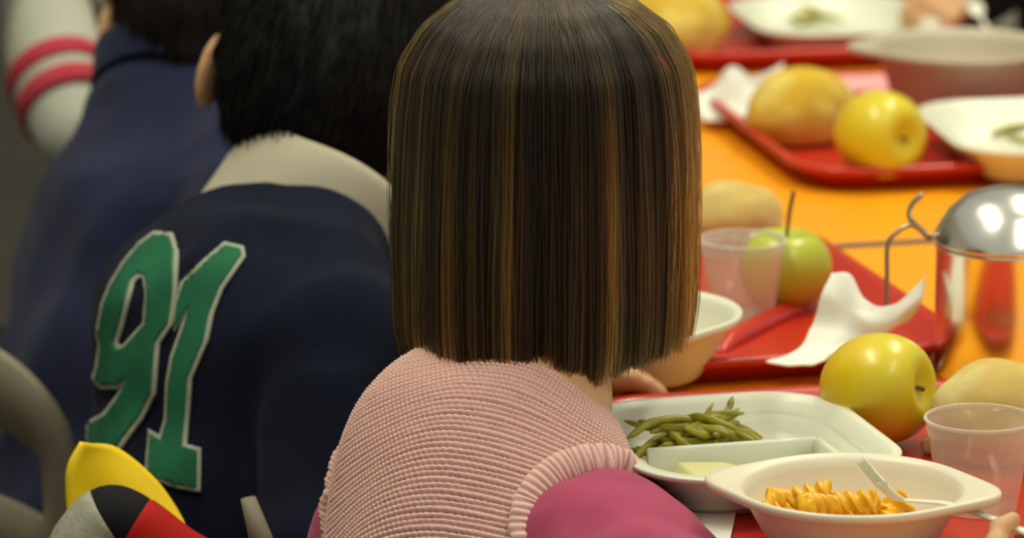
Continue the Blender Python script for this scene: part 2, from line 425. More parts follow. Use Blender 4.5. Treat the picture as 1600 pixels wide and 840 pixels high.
def rib_plate(c, z, rz, label, w=.19, h=.21, hgt=.030, div=None, group='compartment plates'):
    e = empty('compartment_plate', (c[0], c[1], z), rz)
    pr = [(-.032, 0), (-.030, 0), (-.011, hgt-.006), (-.009, hgt-.003), (-.002, hgt-.004), (0, hgt-.001), (-.001, hgt), (-.008, hgt+.0004), (-.0095, hgt-.003), (-.0125, hgt-.0035), (-.0140, hgt-.010),
          (-.0170, hgt-.0108), (-.0190, hgt-.017), (-.0215, hgt-.0178), (-.0240, .005), (-.030, .0022), (-.036, .002)]
    rg = [[(x, y, zz) for x, y in rrect(w+2*o, h+2*o, .054+o, 12)] for o, zz in pr]
    v, f = rings_mesh(rg, True, True); mesh_obj('plate_body', v, f, WHITE, e, True, True)
    if div is not None:
        y, x0, x1 = div
        prof = [(-.007, .0015), (-.0025, hgt-.008), (-.001, hgt-.0065), (.001, hgt-.0065), (.0025, hgt-.008), (.007, .0015)]
        v, f = rings_mesh([[(x, y+u, q) for u, q in prof] for x in np.linspace(x0, x1, 6)])
        mesh_obj('divider', v, f, WHITE, e, True, True)
        v, f = rings_mesh([[(x1+u, yy, q) for u, q in prof] for yy in np.linspace(-h/2+.024, y, 6)])
        mesh_obj('divider', v, f, WHITE, e, True, True)
    tag(e, label, 'plate', group); return e
pc = tp(.083, -.040)
PL1 = rib_plate(pc, FL, TA, 'white compartment plate of green beans and cheese beside the girl', div=(.006, -.058, .051), w=.170, h=.200)
pc4 = at_z(1650, 212, FL+.02)
rib_plate(pc4, FL, TA-R(6), 'white compartment plate beside the far yellow apple', .20, .22)
pc5 = at_z(1302, 28, FL+.02)
rib_plate(pc5, FL, TA-R(4), 'white compartment plate with a few beans at the far end', .17, .20, .024)

def cup(c, z, label, mat, rt=.0325, rb=.024, hgt=.060):
    e = empty('plastic_cup', (c[0], c[1], z)); t = .0007
    pr = [(.004, .0012), (rb*.85, .0012), (rb-.001, 0), (rb, .001), (rb+(rt-rb)*.80, hgt*.80), (rt*.97, hgt*.82), (rt, hgt-.002)]
    pr2 = [(r-t, zz) for r, zz in pr[::-1]]; pr2[-1] = (.003, .0022); pr2[-2] = (rb*.85-t, .0022); pr2[-3] = (rb-.001-t, .0022)
    v, f = lathe(pr+pr2, 56, True, True); mesh_obj('cup_wall', v, f, mat, e, True, True)
    tt = np.linspace(0, 2*PI, 8, endpoint=False)
    v, f = lathe([(rt+.0011*math.cos(q)+.0002, hgt-.001+.0013*math.sin(q)) for q in list(tt)+[0]], 56)
    mesh_obj('rim', v, f, MILKY, e, True, True)
    tag(e, label, 'cup', 'clear plastic cups'); return e
c1 = at_z(1531, 651, FL+.057); cup(c1, FL, 'clear plastic cup beside the near pasta bowl', CLEAR, .0325, .0235, .057)
c2 = at_z(1160, 372, FL+.056); cup(c2, FL, 'frosted plastic cup in front of the green apple', MILKY, .0300, .0225, .056)

# ------------------------------------------------------------------ apples
def apple(c, z, dia, axis, label, mat, stem=.012, squash=.86):
    n, m = 40, 28; R_ = dia/2
    rg = []
    for t in np.linspace(0.02, PI-.02, m):
        r = math.sin(t); zz = math.cos(t)*squash
        dip = .30*math.exp(-(t/.34)**2); dipb = .16*math.exp(-((PI-t)/.30)**2)
        zz = zz - dip*squash + dipb*squash; rr = r**.88*(1+.04*math.cos(t))
        rg.append([(R_*rr*math.cos(a)*(1+.018*math.cos(5*a)*(1-math.cos(t))/2), R_*rr*math.sin(a)*(1+.018*math.cos(5*a)*(1-math.cos(t))/2), R_*zz) for a in np.linspace(0, 2*PI, n, endpoint=False)])
    v, f = rings_mesh(rg)
    q = Vector((0, 0, 1)).rotation_difference(Vector(axis)); Mq = np.array(q.to_matrix())
    low = (v @ Mq.T)[:, 2].min()
    e = empty('apple', (c[0], c[1], z)); e.rotation_mode = 'QUATERNION'; e.rotation_quaternion = q; e.location = (c[0], c[1], z-low)
    mesh_obj('apple_flesh', v[:, :]*1.0, [tuple(x)[::-1] for x in f], mat, e, True, True)
    top = R_*(squash*.70)
    v, f = tube(spline([(0, 0, top-.004), (.0008, 0, top+stem*.5), (.003, .001, top+stem)], 8), np.linspace(.0013, .0017, 8), 8)
    mesh_obj('stem', v, f, STEM, e, True, True)
    v, f = lathe([(.0005, -top*1.02+.0), (.003, -top*1.03), (.0045, -top*1.06), (.003, -top*1.0)], 10); mesh_obj('calyx', v, f, STEM, e, True, True)
    tag(e, label, 'apple', 'apples on the trays'); return e
ac = at_z(1372, 612, FL+.033)
apple(ac, FL, .0705, (.86, -.45, .16), 'large yellow apple lying on the girl\'s tray in front of the steel jug', APPLE_Y, .004, 1.06)
ac = at_z(1374, 208, FL+.036)
apple(ac, FL, .070, (.62, -.78, .06), 'yellow apple across the table beside the rolled bread', APPLE_Y, .004, 1.04)
ac = at_z(1226, 412, FL+.030)
apple(ac, FL, .066, (.05, .0, 1), 'green apple with a long upright stem behind the frosted cup', APPLE_G, .034, .9)

# ------------------------------------------------------------------ bread
def roll(c, z, sx, sy, sz, rz, label, mat, seed=0, slash=True):
    bm = bmesh.new(); bmesh.ops.create_icosphere(bm, subdivisions=4, radius=1)
    for v in bm.verts:
        p = v.co.copy(); nz = noise.noise(p*1.3+Vector((seed, 0, 0)))*.10+noise.noise(p*3.1+Vector((seed, 4, 0)))*.035
        k = 1+nz
        if slash: k -= .14*math.exp(-((p.y+.15*p.x)/.16)**2)*max(0, p.z)*(1-.5*p.x*p.x)
        zz = p.z*k; zz = zz if zz > -.72 else -.72-(zz+.72)*-.1
        v.co = (p.x*k*sx, p.y*k*sy, zz*sz+.72*sz)
    lo = min(v.co.z for v in bm.verts)
    for v in bm.verts: v.co.z -= lo
    me = bpy.data.meshes.new('bread_roll'); bm.to_mesh(me); bm.free(); me.materials.append(mat); me.polygons.foreach_set('use_smooth', [True]*len(me.polygons))
    o = bpy.data.objects.new('bread_roll', me); COL.objects.link(o); o.location = (c[0], c[1], z); o.rotation_euler = (0, 0, rz)
    return tag(o, label, 'bread', 'bread rolls on the trays')
roll(at_z(1252, 168, FL+.028), FL, .046, .036, .036, R(25), 'golden bread roll beside the far yellow apple', BREAD, 2)
roll(at_z(1052, 38, FL+.026), FL, .048, .046, .036, R(-20), 'golden bread roll at the far end above the hair', BREAD, 5)
roll(at_z(1146, 328, FL+.025), FL, .038, .032, .027, R(40), 'pale bread roll behind the frosted cup', BREAD2, 9)
roll(at_z(1562, 645, FL+.028), FL, .043, .040, .035, R(10), 'pale bread roll behind the clear cup near the jug', BREAD2, 13, False)
roll(at_z(1453, 707, FL), FL, .006, .005, .006, R(10), 'small torn crumb of bread beside the clear cup', BREAD2, 3, False)

# ------------------------------------------------------------------ napkins
def sheet(name, fn, nu, nv, mat, thick, label, cat, group=None):
    g = np.array([[fn(u, v) for u in np.linspace(0, 1, nu)] for v in np.linspace(0, 1, nv)])
    f = np.array([(j*nu+i, j*nu+i+1, (j+1)*nu+i+1, (j+1)*nu+i) for j in range(nv-1) for i in range(nu-1)])
    o = mesh_obj(name, g.reshape(-1, 3), f, mat)
    m = o.modifiers.new('thickness', 'SOLIDIFY'); m.thickness = thick; m.offset = 0
    return tag(o, label, cat, group)
def napkin_grid(rows, label, noise_amp=.004, seed=0):
    """rows: control points (px,py,z) grid -> smooth crumpled sheet"""
    ctrl = np.array([[at_z(*q) for q in r] for r in rows])
    nu, nv = 46, 46
    a = np.array([spline(r, nu) for r in ctrl]); b = np.array([spline(a[:, i], nv) for i in range(nu)])
    b = np.swapaxes(b, 0, 1).copy()
    for j in range(nv):
        for i in range(nu):
            p = b[j, i]; q = noise.noise((p[0]*38+seed, p[1]*38, p[2]*38)); q2 = noise.noise((p[0]*90+seed, p[1]*90, 3))
            b[j, i, 2] += noise_amp*(abs(q)*1.3-.2+.4*q2)
    b[:, :, 2] = np.maximum(b[:, :, 2], FL+.001)
    f = np.array([(j*nu+i, j*nu+i+1, (j+1)*nu+i+1, (j+1)*nu+i) for j in range(nv-1) for i in range(nu-1)])
    o = mesh_obj('paper_napkin', b.reshape(-1, 3), f, PAPER)
    m = o.modifiers.new('thickness', 'SOLIDIFY'); m.thickness = .0012; m.offset = 0
    return tag(o, label, 'napkin', 'paper napkins')
napkin_grid([[(1300, 425, .688), (1328, 432, .686), (1352, 470, .672), (1395, 476, .672), (1446, 432, .690)],
             [(1284, 460, .676), (1322, 470, .672), (1350, 500, .662), (1395, 502, .662), (1440, 468, .676)],
             [(1270, 505, .658), (1310, 515, .654), (1340, 528, .650), (1385, 520, .654), (1418, 500, .660)],
             [(1246, 545, .646), (1286, 548, .645), (1312, 540, .646), (1340, 534, .648), (1370, 524, .652)],
             [(1196, 566, .642), (1238, 570, .643), (1280, 566, .643), (1304, 552, .643), (1326, 540, .645)]],
            'white crumpled paper napkin standing on the tray behind the large yellow apple', .003, 3)
napkin_grid([[(1085, 150, .640), (1110, 140, .645), (1140, 105, .665), (1180, 118, .660), (1225, 98, .668)],
             [(1088, 165, .636), (1115, 156, .640), (1145, 128, .655), (1185, 138, .650), (1222, 120, .658)],
             [(1092, 178, .632), (1120, 172, .634), (1150, 160, .640), (1182, 158, .642), (1215, 145, .648)],
             [(1100, 190, .630), (1130, 188, .630), (1160, 184, .631), (1185, 176, .634), (1205, 168, .638)]],
            'white crumpled napkin beside the far bread roll, across the table', .004, 8)
napkin_grid([[(1030, 798, FL+.001), (1080, 797, FL+.001), (1125, 797, FL+.001), (1150, 797, FL+.001)],
             [(1030, 820, FL+.001), (1080, 820, FL+.001), (1120, 820, FL+.001), (1146, 820, FL+.001)],
             [(1030, 850, FL+.001), (1080, 850, FL+.001), (1120, 850, FL+.001), (1140, 850, FL+.001)],
             [(1030, 880, FL+.001), (1080, 880, FL+.001), (1120, 880, FL+.001), (1140, 880, FL+.001)]],
            'flat white paper napkin lying on the tray beside the girl\'s sleeve', .0003, 1)

# ------------------------------------------------------------------ steel jug
jc = at_z(1572, 588, TZ)
J = empty('jug', (jc[0], jc[1], TZ + .0005))
v, f = lathe([(.010, 0), (.043, 0), (.0465, .0015), (.048, .006), (.0485, .05), (.0485, .088), (.0495, .0895), (.0495, .092), (.047, .092), (.046, .088), (.045, .01), (.012, .008)], 72, True, True)
mesh_obj('jug_body', v, f, STEEL, J, True, True)
v, f = lathe([(.0505, .0925), (.0515, .094), (.0505, .0965), (.048, .101), (.041, .113), (.030, .1225), (.016, .1280), (.0035, .1295)], 72, True, True)
mesh_obj('lid', v, f, STEEL, J, True, True)
def jp(px, py): return at_d(px, py, np.dot(jc-CAM, V(0, math.cos(PITCH), -math.sin(PITCH)))-.006) - V(jc[0], jc[1], TZ+.0005)
v, f = tube(spline([jp(1456, 372), jp(1432, 352), jp(1421, 338), jp(1426, 318), jp(1442, 303)], 20), .0023, 10, .8); mesh_obj('thumb_lever', v, f, STEELD, J, True, True)
v, f = tube(spline([jp(1452, 372), jp(1425, 352), jp(1400, 364), jp(1387, 384), jp(1386, 440), jp(1385, 520), jp(1392, 560), jp(1458, 578)], 40), .0016, 10); mesh_obj('handle', v, f, STEELD, J, True, True)
tag(J, 'polished steel jug with domed lid and thin wire handle', 'jug')

# ------------------------------------------------------------------ fork
def fork(path, label, mat=WHITE, tine=None, w0=.0028, side=None, hs=1.):
    """path world points from the neck to the end of the handle; tine = list of points root -> tip centre"""
    e = empty('plastic_fork', tuple(path[0]))
    v, f = tube(spline(path, 28), np.interp(np.linspace(0, 1, 28), [0, .3, 1], [.0022, .0028, .0045]), 10, .45); mesh_obj('handle', v, f, mat, e)
    s = unit(side)*hs
    head = spline(tine, 12)
    v, f = tube(head[:6], [.0028, .006, .0082, .0088, .0086, .0075], 12, .22); 
    T, N, B = frames(head)
    mb = MB(); rg = []
    for i in range(7):
        wv = [.0026, .0055, .0075, .0082, .0084, .0084, .0083][i]; n = unit(np.cross(s, T[i]))
        rg.append([head[i]+s*wv*math.cos(t)+n*.0011*math.sin(t) for t in np.linspace(0, 2*PI, 12, endpoint=False)])
    v, f = rings_mesh(rg); mesh_obj('fork_head', v, f, mat, e)
    for k in (-1.5, -.5, .5, 1.5):
        pth = [head[i]+s*k*.0046*(1-.02*(i-5)) for i in range(5, 12)]
        v, f = tube(pth, np.linspace(.0011, .0006, 7), 8); mesh_obj('tine', v, f, mat, e)
    tag(e, label, 'fork', 'white plastic forks'); return e
FD = 2.965
fork([at_d(1412, 781, FD), at_d(1440, 783, FD-.005), at_d(1480, 787, FD-.012), at_d(1530, 802, FD-.02), at_d(1590, 826, FD-.03), at_d(1640, 848, FD-.038)],
     'white plastic fork held in the girl\'s right hand over the pasta', WHITE,
     [at_d(1414, 781, FD), at_d(1398, 776, FD+.004), at_d(1376, 755, FD+.010), at_d(1358, 734, FD+.015), at_d(1343, 715, FD+.018)], side=(.5, -.8, .45), hs=.62)

# ------------------------------------------------------------------ pasta, beans, cheese
def fusilli_mesh(name, turns, L_, r):
    m = 40; rg = []
    for i in range(m):
        t = i/(m-1); x = (t-.5)*L_; ph = t*turns*2*PI; ring = []
        for j in range(18):
            a = 2*PI*j/18; rr = r*(.50+.50*max(0, math.cos(1.5*a))**1.2 if False else .56+.44*(.5+.5*math.cos(3*a))**.9)
            ring.append((x+.0006*math.sin(3*a+ph), rr*math.cos(a+ph), rr*math.sin(a+ph)))
        rg.append(ring)
    v, f = rings_mesh(rg); me = bpy.data.meshes.new(name); me.from_pydata([tuple(q) for q in v], [], f); me.materials.append(PASTA)
    me.polygons.foreach_set('use_smooth', [True]*len(me.polygons)); return me
FM = [fusilli_mesh('fusilli', t, l, r) for t, l, r in ((1.7, .036, .0080), (1.4, .031, .0084), (1.9, .040, .0078))]
pasta_spots = []
PD = np.dot(bc-CAM, V(0, math.cos(PITCH), -math.sin(PITCH)))
for px, py, dz, ang, tilt in ((1212, 778, .024, 20, 12), (1258, 776, .029, -25, -20), (1240, 800, .020, 10, 5), (1290, 792, .026, 40, 15), (1330, 786, .026, -15, -8), (1312, 808, .018, 5, 0),
                              (1360, 800, .018, 60, 20), (1392, 798, .017, 20, -25), (1280, 770, .014, -60, 0), (1342, 776, .013, 70, 5), (1262, 822, .015, -30, 8), (1350, 822, .014, 15, -8),
                              (1225, 792, .012, 80, 0), (1375, 780, .010, -40, 0), (1300, 835, .013, 0, 5), (1385, 815, .012, -70, 4), (1400, 790, .009, -20, 0), (1235, 815, .013, 45, 0)):
    p = at_z(px, py, FL+dz)
    q = p[:2]-bc[:2]; rad = np.linalg.norm(q); lim = .028+.6*dz
    if rad > lim: p[:2] = bc[:2]+q/rad*lim
    pasta_spots.append((p, ang, tilt))
for i, (p, ang, tilt) in enumerate(pasta_spots):
    o = bpy.data.objects.new('fusilli', FM[i % 3]); COL.objects.link(o); o.location = p; o.rotation_euler = (random.uniform(0, 3), R(tilt), R(ang))
    tag(o, 'orange yellow fusilli pasta spiral in the heap in the cream bowl', 'pasta', 'fusilli in the bowl')

def bean_mesh(L_, bend, r):
    pts = spline([(-L_/2, 0, 0), (-L_/6, bend, .0008), (L_/6, bend*.9, -.0006), (L_/2, -bend*.2, 0)], 14)
    k = np.linspace(0, 1, 14); rr = r*(1-.75*np.abs(2*k-1)**5)*(1+.10*np.sin(k*24))
    v, f = tube(pts, rr, 8, .8); me = bpy.data.meshes.new('green_bean'); me.from_pydata([tuple(q) for q in v], [], f); me.materials.append(BEAN)
    me.polygons.foreach_set('use_smooth', [True]*len(me.polygons)); return me
BM_ = [bean_mesh(l, b, r) for l, b, r in ((.052, .004, .0029), (.042, -.006, .0032), (.060, .007, .0027), (.034, .002, .0030))]
def bean(p, az, el, i, label, group):
    o = bpy.data.objects.new('green_bean', BM_[i % 4]); COL.objects.link(o); o.location = p; o.rotation_euler = (random.uniform(0, 6), R(el), R(az))
    tag(o, label, 'green bean', group)
for i in range(58):
    lvl = min(3, i // 15); u = random.gauss(0, .36); vv = random.gauss(0, .3)
    sp = (.034, .030, .024, .016)[lvl]
    p = tp(.070+max(-.032, min(.042, u*sp*1.6)), .006+max(-.018, min(.026, vv*sp)), FL-TZ+.006+lvl*.0062)
    bean(p, random.gauss(18, 34), random.gauss(0, 10), i, 'olive green cooked bean in the heap on the compartment plate', 'green beans on the near plate')
bean(tp(.092, .022, FL-TZ+.022), 60, -52, 3, 'short olive bean sticking up at the top of the bean heap', 'green beans on the near plate')
bean(tp(.112, .0, FL-TZ+.012), -35, 22, 0, 'olive bean sliding off the bean heap towards the white divider', 'green beans on the near plate')
for i in range(10):
    p = at_z(1240+random.gauss(0, 26), 22+random.gauss(0, 5), FL+.006+.004*(i//5))
    bean(p, random.gauss(10, 30), random.gauss(0, 6), i, 'blurred olive bean on the far white plate', 'green beans on the far plate')
for i in range(3):
    bean(at_z(1592+i*10, 206+i*3, FL+.006), 20+20*i, 0, i, 'blurred olive bean beside the far yellow apple', 'green beans on the apple side plate')
ch = tp(.062, -.082, FL-TZ+.0035)
mb = rings_mesh([[V(x*s, y*s, z) for x, y in ((-.026, -.026), (.024, -.030), (.030, -.012), (.004, .026), (-.026, .028))] for s, z in ((1, 0), (1.02, .005), (1.0, .013), (.94, .015))])
co = mesh_obj('cheese_slab', mb[0], mb[1], CHEESE, None, False); co.location = ch; co.rotation_euler = (R(0), R(3), TA)
bevel(co, .002); tag(co, 'pale yellow slab of cheese in the front compartment of the white plate', 'cheese')

exec_people = True
# ------------------------------------------------------------------ people
def rotz(yaw):
    """local frame: x right, y forward, z up; yaw turns the face clockwise seen from above"""
    c, s = math.cos(yaw), math.sin(yaw); return np.array([[c, s, 0], [-s, c, 0], [0, 0, 1]])
def headframe(yaw, pitch, roll_=0):
    cx, sx = math.cos(-pitch), math.sin(-pitch); RX = np.array([[1, 0, 0], [0, cx, -sx], [0, sx, cx]])
    cy, sy = math.cos(roll_), math.sin(roll_); RY = np.array([[cy, 0, sy], [0, 1, 0], [-sy, 0, cy]])
    return rotz(yaw) @ RX @ RY
def hand_field(F, wrist, fwd, palm_n, side, curl=.5, s=1.0, spread=.10):
    """wrist; fwd along the palm; palm_n out of the palm (down for a hand lying flat); side = +1 thumb on the cross(fwd,palm_n) side"""
    fwd = unit(fwd); pn = unit(palm_n - fwd*np.dot(palm_n, fwd)); lat = np.cross(fwd, pn)*side
    pl = .046*s
    for k, off in enumerate((-.017, -.006, .006, .017)):
        F.cone(wrist+lat*off*s*.6, wrist+fwd*pl+lat*off*s, .0105*s, .0088*s, .006)
    for k, (off, L_) in enumerate(((.0205, .034), (.007, .039), (-.0065, .036), (-.019, .028))):
        p = wrist+fwd*pl+lat*off*s; a = .25+.25*curl; d0 = unit(fwd+lat*off/.02*spread); r = .0066*s
        for j, (fr, da) in enumerate(((.45, curl*.7), (.32, curl*.9), (.25, curl*.7))):
            dv = d0*math.cos(a)+pn*math.sin(a); q = p+dv*L_*fr*s
            F.cone(p, q, r, r*.93, .0025); p = q; r *= .93; a += da
    p = wrist+fwd*.010*s+lat*.016*s; dv = unit(fwd*.6+lat*.75+pn*.35); q = p+dv*.026*s
    F.cone(p, q, .0105*s, .0078*s, .006); dv = unit(fwd*.9+lat*.25+pn*.45*(.5+curl)); q2 = q+dv*.016*s; F.cone(q, q2, .0076*s, .0070*s, .003)
    dv = unit(fwd*.9-lat*.1*curl+pn*.3); F.cone(q2, q2+dv*.014*s, .0070*s, .0056*s, .003)
def join(parts):
    V_ = []; F_ = []; n = 0
    for v, f in parts: V_.append(v); F_.append(f+n); n += len(v)
    return np.vstack(V_), np.vstack(F_)

def body(root, J_, hf, hands, h=.004, s=1.0, ears=True):
    """J_: joints in world space; hf: head frame; returns the continuous skin"""
    hc = J_['head']; pts = np.array([J_[k] for k in J_ if k not in ('head_up',)]); lo = pts.min(0)-.13*s; hi = pts.max(0)+.15*s
    F = Field(lo, hi, h); H = lambda x, y, z: hc + hf @ V(x, y, z)*s
    F.ell(H(0, -.008, .012), V(.070, .083, .076)*s, hf, 0).ell(H(0, .022, -.040), V(.056, .058, .062)*s, hf, .03)
    F.ell(H(0, .045, -.086), V(.024, .024, .020)*s, hf, .025)
    F.cone(H(0, .076, -.008), H(0, .090, -.034), .006*s, .0095*s, .010)
    for sx in (-1, 1):
        F.ell(H(sx*.038, .052, -.045), V(.022, .022, .022)*s, hf, .02)
        F.ell(H(sx*.028, .083, -.006), V(.0115, .010, .0068)*s, hf, .006, True)
        if ears:
            ef = hf @ rotz(R(-22*sx)); F.ell(H(sx*.080, -.014, -.026), V(.007, .018, .029)*s, ef, .006); F.ell(H(sx*.087, -.008, -.024), V(.004, .010, .018)*s, ef, .004, True)
    F.cone(H(0, .080, -.060), H(0, .083, -.062), .012*s, .010*s, .01)
    F.cone(H(0, -.022, -.050), J_['neck'], .038*s, .042*s, .02)
    rv = unit(J_['sr']-J_['sl'])
    F.cone(J_['neck'], J_['chest'], .045*s, .058*s, .03, (rv, 1.30)); F.cone(J_['chest'], J_['waist'], .062*s, .058*s, .02, (rv, 1.25)); F.cone(J_['waist'], J_['hip'], .060*s, .070*s, .02, (rv, 1.25))
    for k in 'lr':
        F.cone(J_['neck'], J_['s'+k], .032*s, .028*s, .03); F.chain([J_['s'+k], J_['e'+k], J_['w'+k]], [.029*s, .023*s, .0165*s], .012)
        side = rv*(1 if k == 'r' else -1)
        hp = J_['hip']+side*.045*s; F.chain([hp, J_['k'+k], J_['a'+k]], [.055*s, .038*s, .026*s], .02); ft = unit(J_['k'+k]-hp); ft[2] = 0
        F.cone(J_['a'+k], J_['a'+k]+unit(ft)*.10*s-V(0, 0, .02), .024*s, .020*s, .01)
    parts = [F.mesh()]
    for k, (fw, pn, sd, curl) in hands.items():
        wj = J_['w'+k]; G = Field(wj-.10*s, wj+.10*s, .0019); up = unit(J_['e'+k]-wj)
        G.cone(wj+up*.06, wj, .0205*s, .0150*s, .004); hand_field(G, wj, V(*fw), V(*pn), sd, curl, .92*s); parts.append(G.mesh())
    v, f = join(parts); v = relax(v, f, 1)
    o = mesh_obj('body', v, f, SKIN, root)
    for sx in (-1, 1):
        bm = bmesh.new(); bmesh.ops.create_uvsphere(bm, u_segments=16, v_segments=10, radius=.0088*s); me = bpy.data.meshes.new('eye'); bm.to_mesh(me); bm.free(); me.materials.append(EYEM)
        e = mesh_obj('eye', np.array([vv.co for vv in me.vertices])+H(sx*.028, .0715, -.006), [tuple(p.vertices) for p in me.polygons], EYEM, root)
        v2, f2 = lathe([(.0005, .0091), (.0028, .0088), (.0044, .0079)], 16, True, False)
        v2 = (v2[:, [0, 2, 1]]*s) @ hf.T + H(sx*.028, .0715, -.006); mesh_obj('iris', v2, f2, IRIS, e)
    v2, f2 = tube(spline([H(-.018, .089, -.063), H(0, .0965, -.061), H(.018, .089, -.063)], 12), [.0015, .003, .0038, .004, .0038, .0038, .0038, .0038, .004, .0038, .003, .0015], 8, .8)
    mesh_obj('mouth', v2, f2, LIPM, root)
    return o
def chair(c, yaw, label, seat=.33, top=.56, wd=.30, slot=False, shift=0., post=None):
    """c: seat centre; chair faces the same way as its sitter"""
    M = rotz(yaw); e = empty('chair', (c[0], c[1], 0), -yaw)
    o = rrect(.29, .28, .05, 6); v, f = rings_mesh([[(x*k, y*k, seat+z) for x, y in o] for k, z in ((.97, -.016), (1, -.012), (1, -.004), (.97, 0))]); mesh_obj('seat', v, f, CHAIRM, e, True, True)
    # curved back panel with rounded upper corners
    hh = top-seat-.06; n = 33; rows = 9; rg = []
    out = []
    for i in range(n):
        x = (i/(n-1)*2-1)*wd/2; edge = min(1, (wd/2-abs(x))/.10); zt = top-.095*(1-math.sqrt(max(0, 1-(1-edge)**2)))
        out.append((x, zt))
    vs_ = []; fs = []
    for i, (x, zt) in enumerate(out):
        for j in range(rows):
            z = seat+.06+(zt-seat-.06)*j/(rows-1); y = -.150-.06*(z-seat)+.9*x*x
            vs_.append((x+shift, y, z))
    for i in range(n-1):
        for j in range(rows-1):
            if slot and 4 <= j <= 5 and 22 <= i <= 28: continue
            a = i*rows+j; fs.append((a, a+rows, a+rows+1, a+1))
    b = mesh_obj('backrest', vs_, fs, CHAIRM, e, True, True); m = b.modifiers.new('thickness', 'SOLIDIFY'); m.thickness = .010; m.offset = 0
    for sx in (-1, 1):
        v, f = tube(spline([(sx*.11+shift*.5, -.12, seat-.01), (sx*.112+shift, -.155, seat+.03), (sx*.112+shift, -.158, seat+.12)], 10), .008, 10); mesh_obj('back_post', v, f, CHAIRLEG, e, True, True)
        for sy in (-1, 1):
            v, f = tube([(sx*.12, sy*.11, seat-.012), (sx*.14, sy*.14, 0)], .010, 10); mesh_obj('leg', v, f, CHAIRLEG, e, True, True)
    if post:
        for sx in (-1, 1):
            zz = np.linspace(seat-.02, post if sx > 0 else post-.10, 14); rg = []
            for z in zz:
                k = 1-max(0, (z-zz[-1]+.05)/.05)**2*.85; y = -.150-.06*(z-seat); x0 = sx*(.128+.02*max(0, (z-post+.08)/.08)**2*-1)
                rg.append([(x0+.013*k*math.cos(t), y+.006*math.sin(t), z) for t in np.linspace(0, 2*PI, 14, endpoint=False)])
            v, f = rings_mesh(rg); mesh_obj('upright_post', v, f, CHAIRM, e, True, True)
    tag(e, label, 'chair', 'school chairs along the table'); return e
def joints(hip, chest, neck, head, yaw, sw, el, wl, er, wr, seat=.33, dz=0., sdrop=.028):
    rv = rotz(yaw) @ V(1, 0, 0); fw = rotz(yaw) @ V(0, 1, 0); hip, chest, neck = V(*hip), V(*chest), V(*neck)
    up = unit(neck-chest)
    J_ = dict(hip=hip, waist=hip*.5+chest*.5+V(0, 0, .0), chest=chest, neck=neck, head=V(*head), sr=neck+rv*sw-up*sdrop, sl=neck-rv*sw-up*(sdrop-dz), el=V(*el), wl=V(*wl), er=V(*er), wr=V(*wr))
    for k, sd in (('l', -1), ('r', 1)):
        kn = hip+fw*.21+rv*sd*.055; kn[2] = seat+.055; J_['k'+k] = kn; an = kn+fw*.03; an[2] = .05; J_['a'+k] = an
    return J_
def garment(name, root, J_, mat, grow=1.0, h=.004, wr=(.0035, 9), long=True, trunk=(.105, .108, .10), dep=(.072, .075, .078), sleeve=(.047, .040, .030), seed=0, rl=2):
    """sweater: trunk + sleeves as one cloth surface"""
    pts = np.array([J_[k] for k in ('hip', 'chest', 'neck', 'sl', 'sr', 'el', 'er', 'wl', 'wr')]); F = Field(pts.min(0)-.16, pts.max(0)+.14, h)
    rv = unit(J_['sr']-J_['sl']); up = unit(J_['neck']-J_['chest'])
    F.cone(J_['chest'], J_['waist'], dep[0], dep[1], .0, (rv, trunk[0]/dep[0])); F.cone(J_['waist'], J_['hip']-V(0, 0, .03), dep[1], dep[2], .03, (rv, trunk[1]/dep[1]))
    F.cone(J_['neck']-up*.02, J_['chest'], .050*grow, dep[0]*.95, .035, (rv, 1.45))
    for k in 'lr':
        F.cone(J_['neck']-up*.012, J_['s'+k], .034*grow, sleeve[0]*.92, .03)
        F.chain([J_['s'+k], J_['e'+k]], [sleeve[0], sleeve[1]], .014)
        w_ = J_['w'+k]; e_ = J_['e'+k]; F.cone(e_, w_+unit(e_-w_)*.012, sleeve[1], sleeve[2], .015)
    v, f = F.mesh(); v = relax(v, f, 3)
    v = wrinkle(v, f, wr[0], wr[1], None, seed)
    v = relax(v, f, rl)
    return mesh_obj(name, v, f, mat, root), v, f
def hair_curves(name, strands, radii, tone, mat, parent):
    """strands (n,m,3)"""
    n, m = strands.shape[:2]
    hc = bpy.data.hair_curves.new(name); hc.add_curves([m]*n)
    hc.attributes['position'].data.foreach_set('vector', strands.reshape(-1).astype(np.float32))
    ra = hc.attributes.get('radius') or hc.attributes.new('radius', 'FLOAT', 'POINT')
    ra.data.foreach_set('value', np.broadcast_to(radii, (n, m)).astype(np.float32).ravel())
    ta = hc.attributes.new('tone', 'FLOAT', 'POINT' if tone.ndim == 2 else 'CURVE'); ta.data.foreach_set('value', tone.astype(np.float32).ravel())
    hc.materials.append(mat)
    o = bpy.data.objects.new(name, hc); COL.objects.link(o); o['kind'] = 'stuff'
    o.parent = parent; inv = Matrix.Identity(4); ch = []; q = parent
    while q: ch.append(q); q = q.parent
    for q in reversed(ch): inv = inv @ q.matrix_parent_inverse @ q.matrix_basis
    o.matrix_parent_inverse = inv.inverted()
    return o
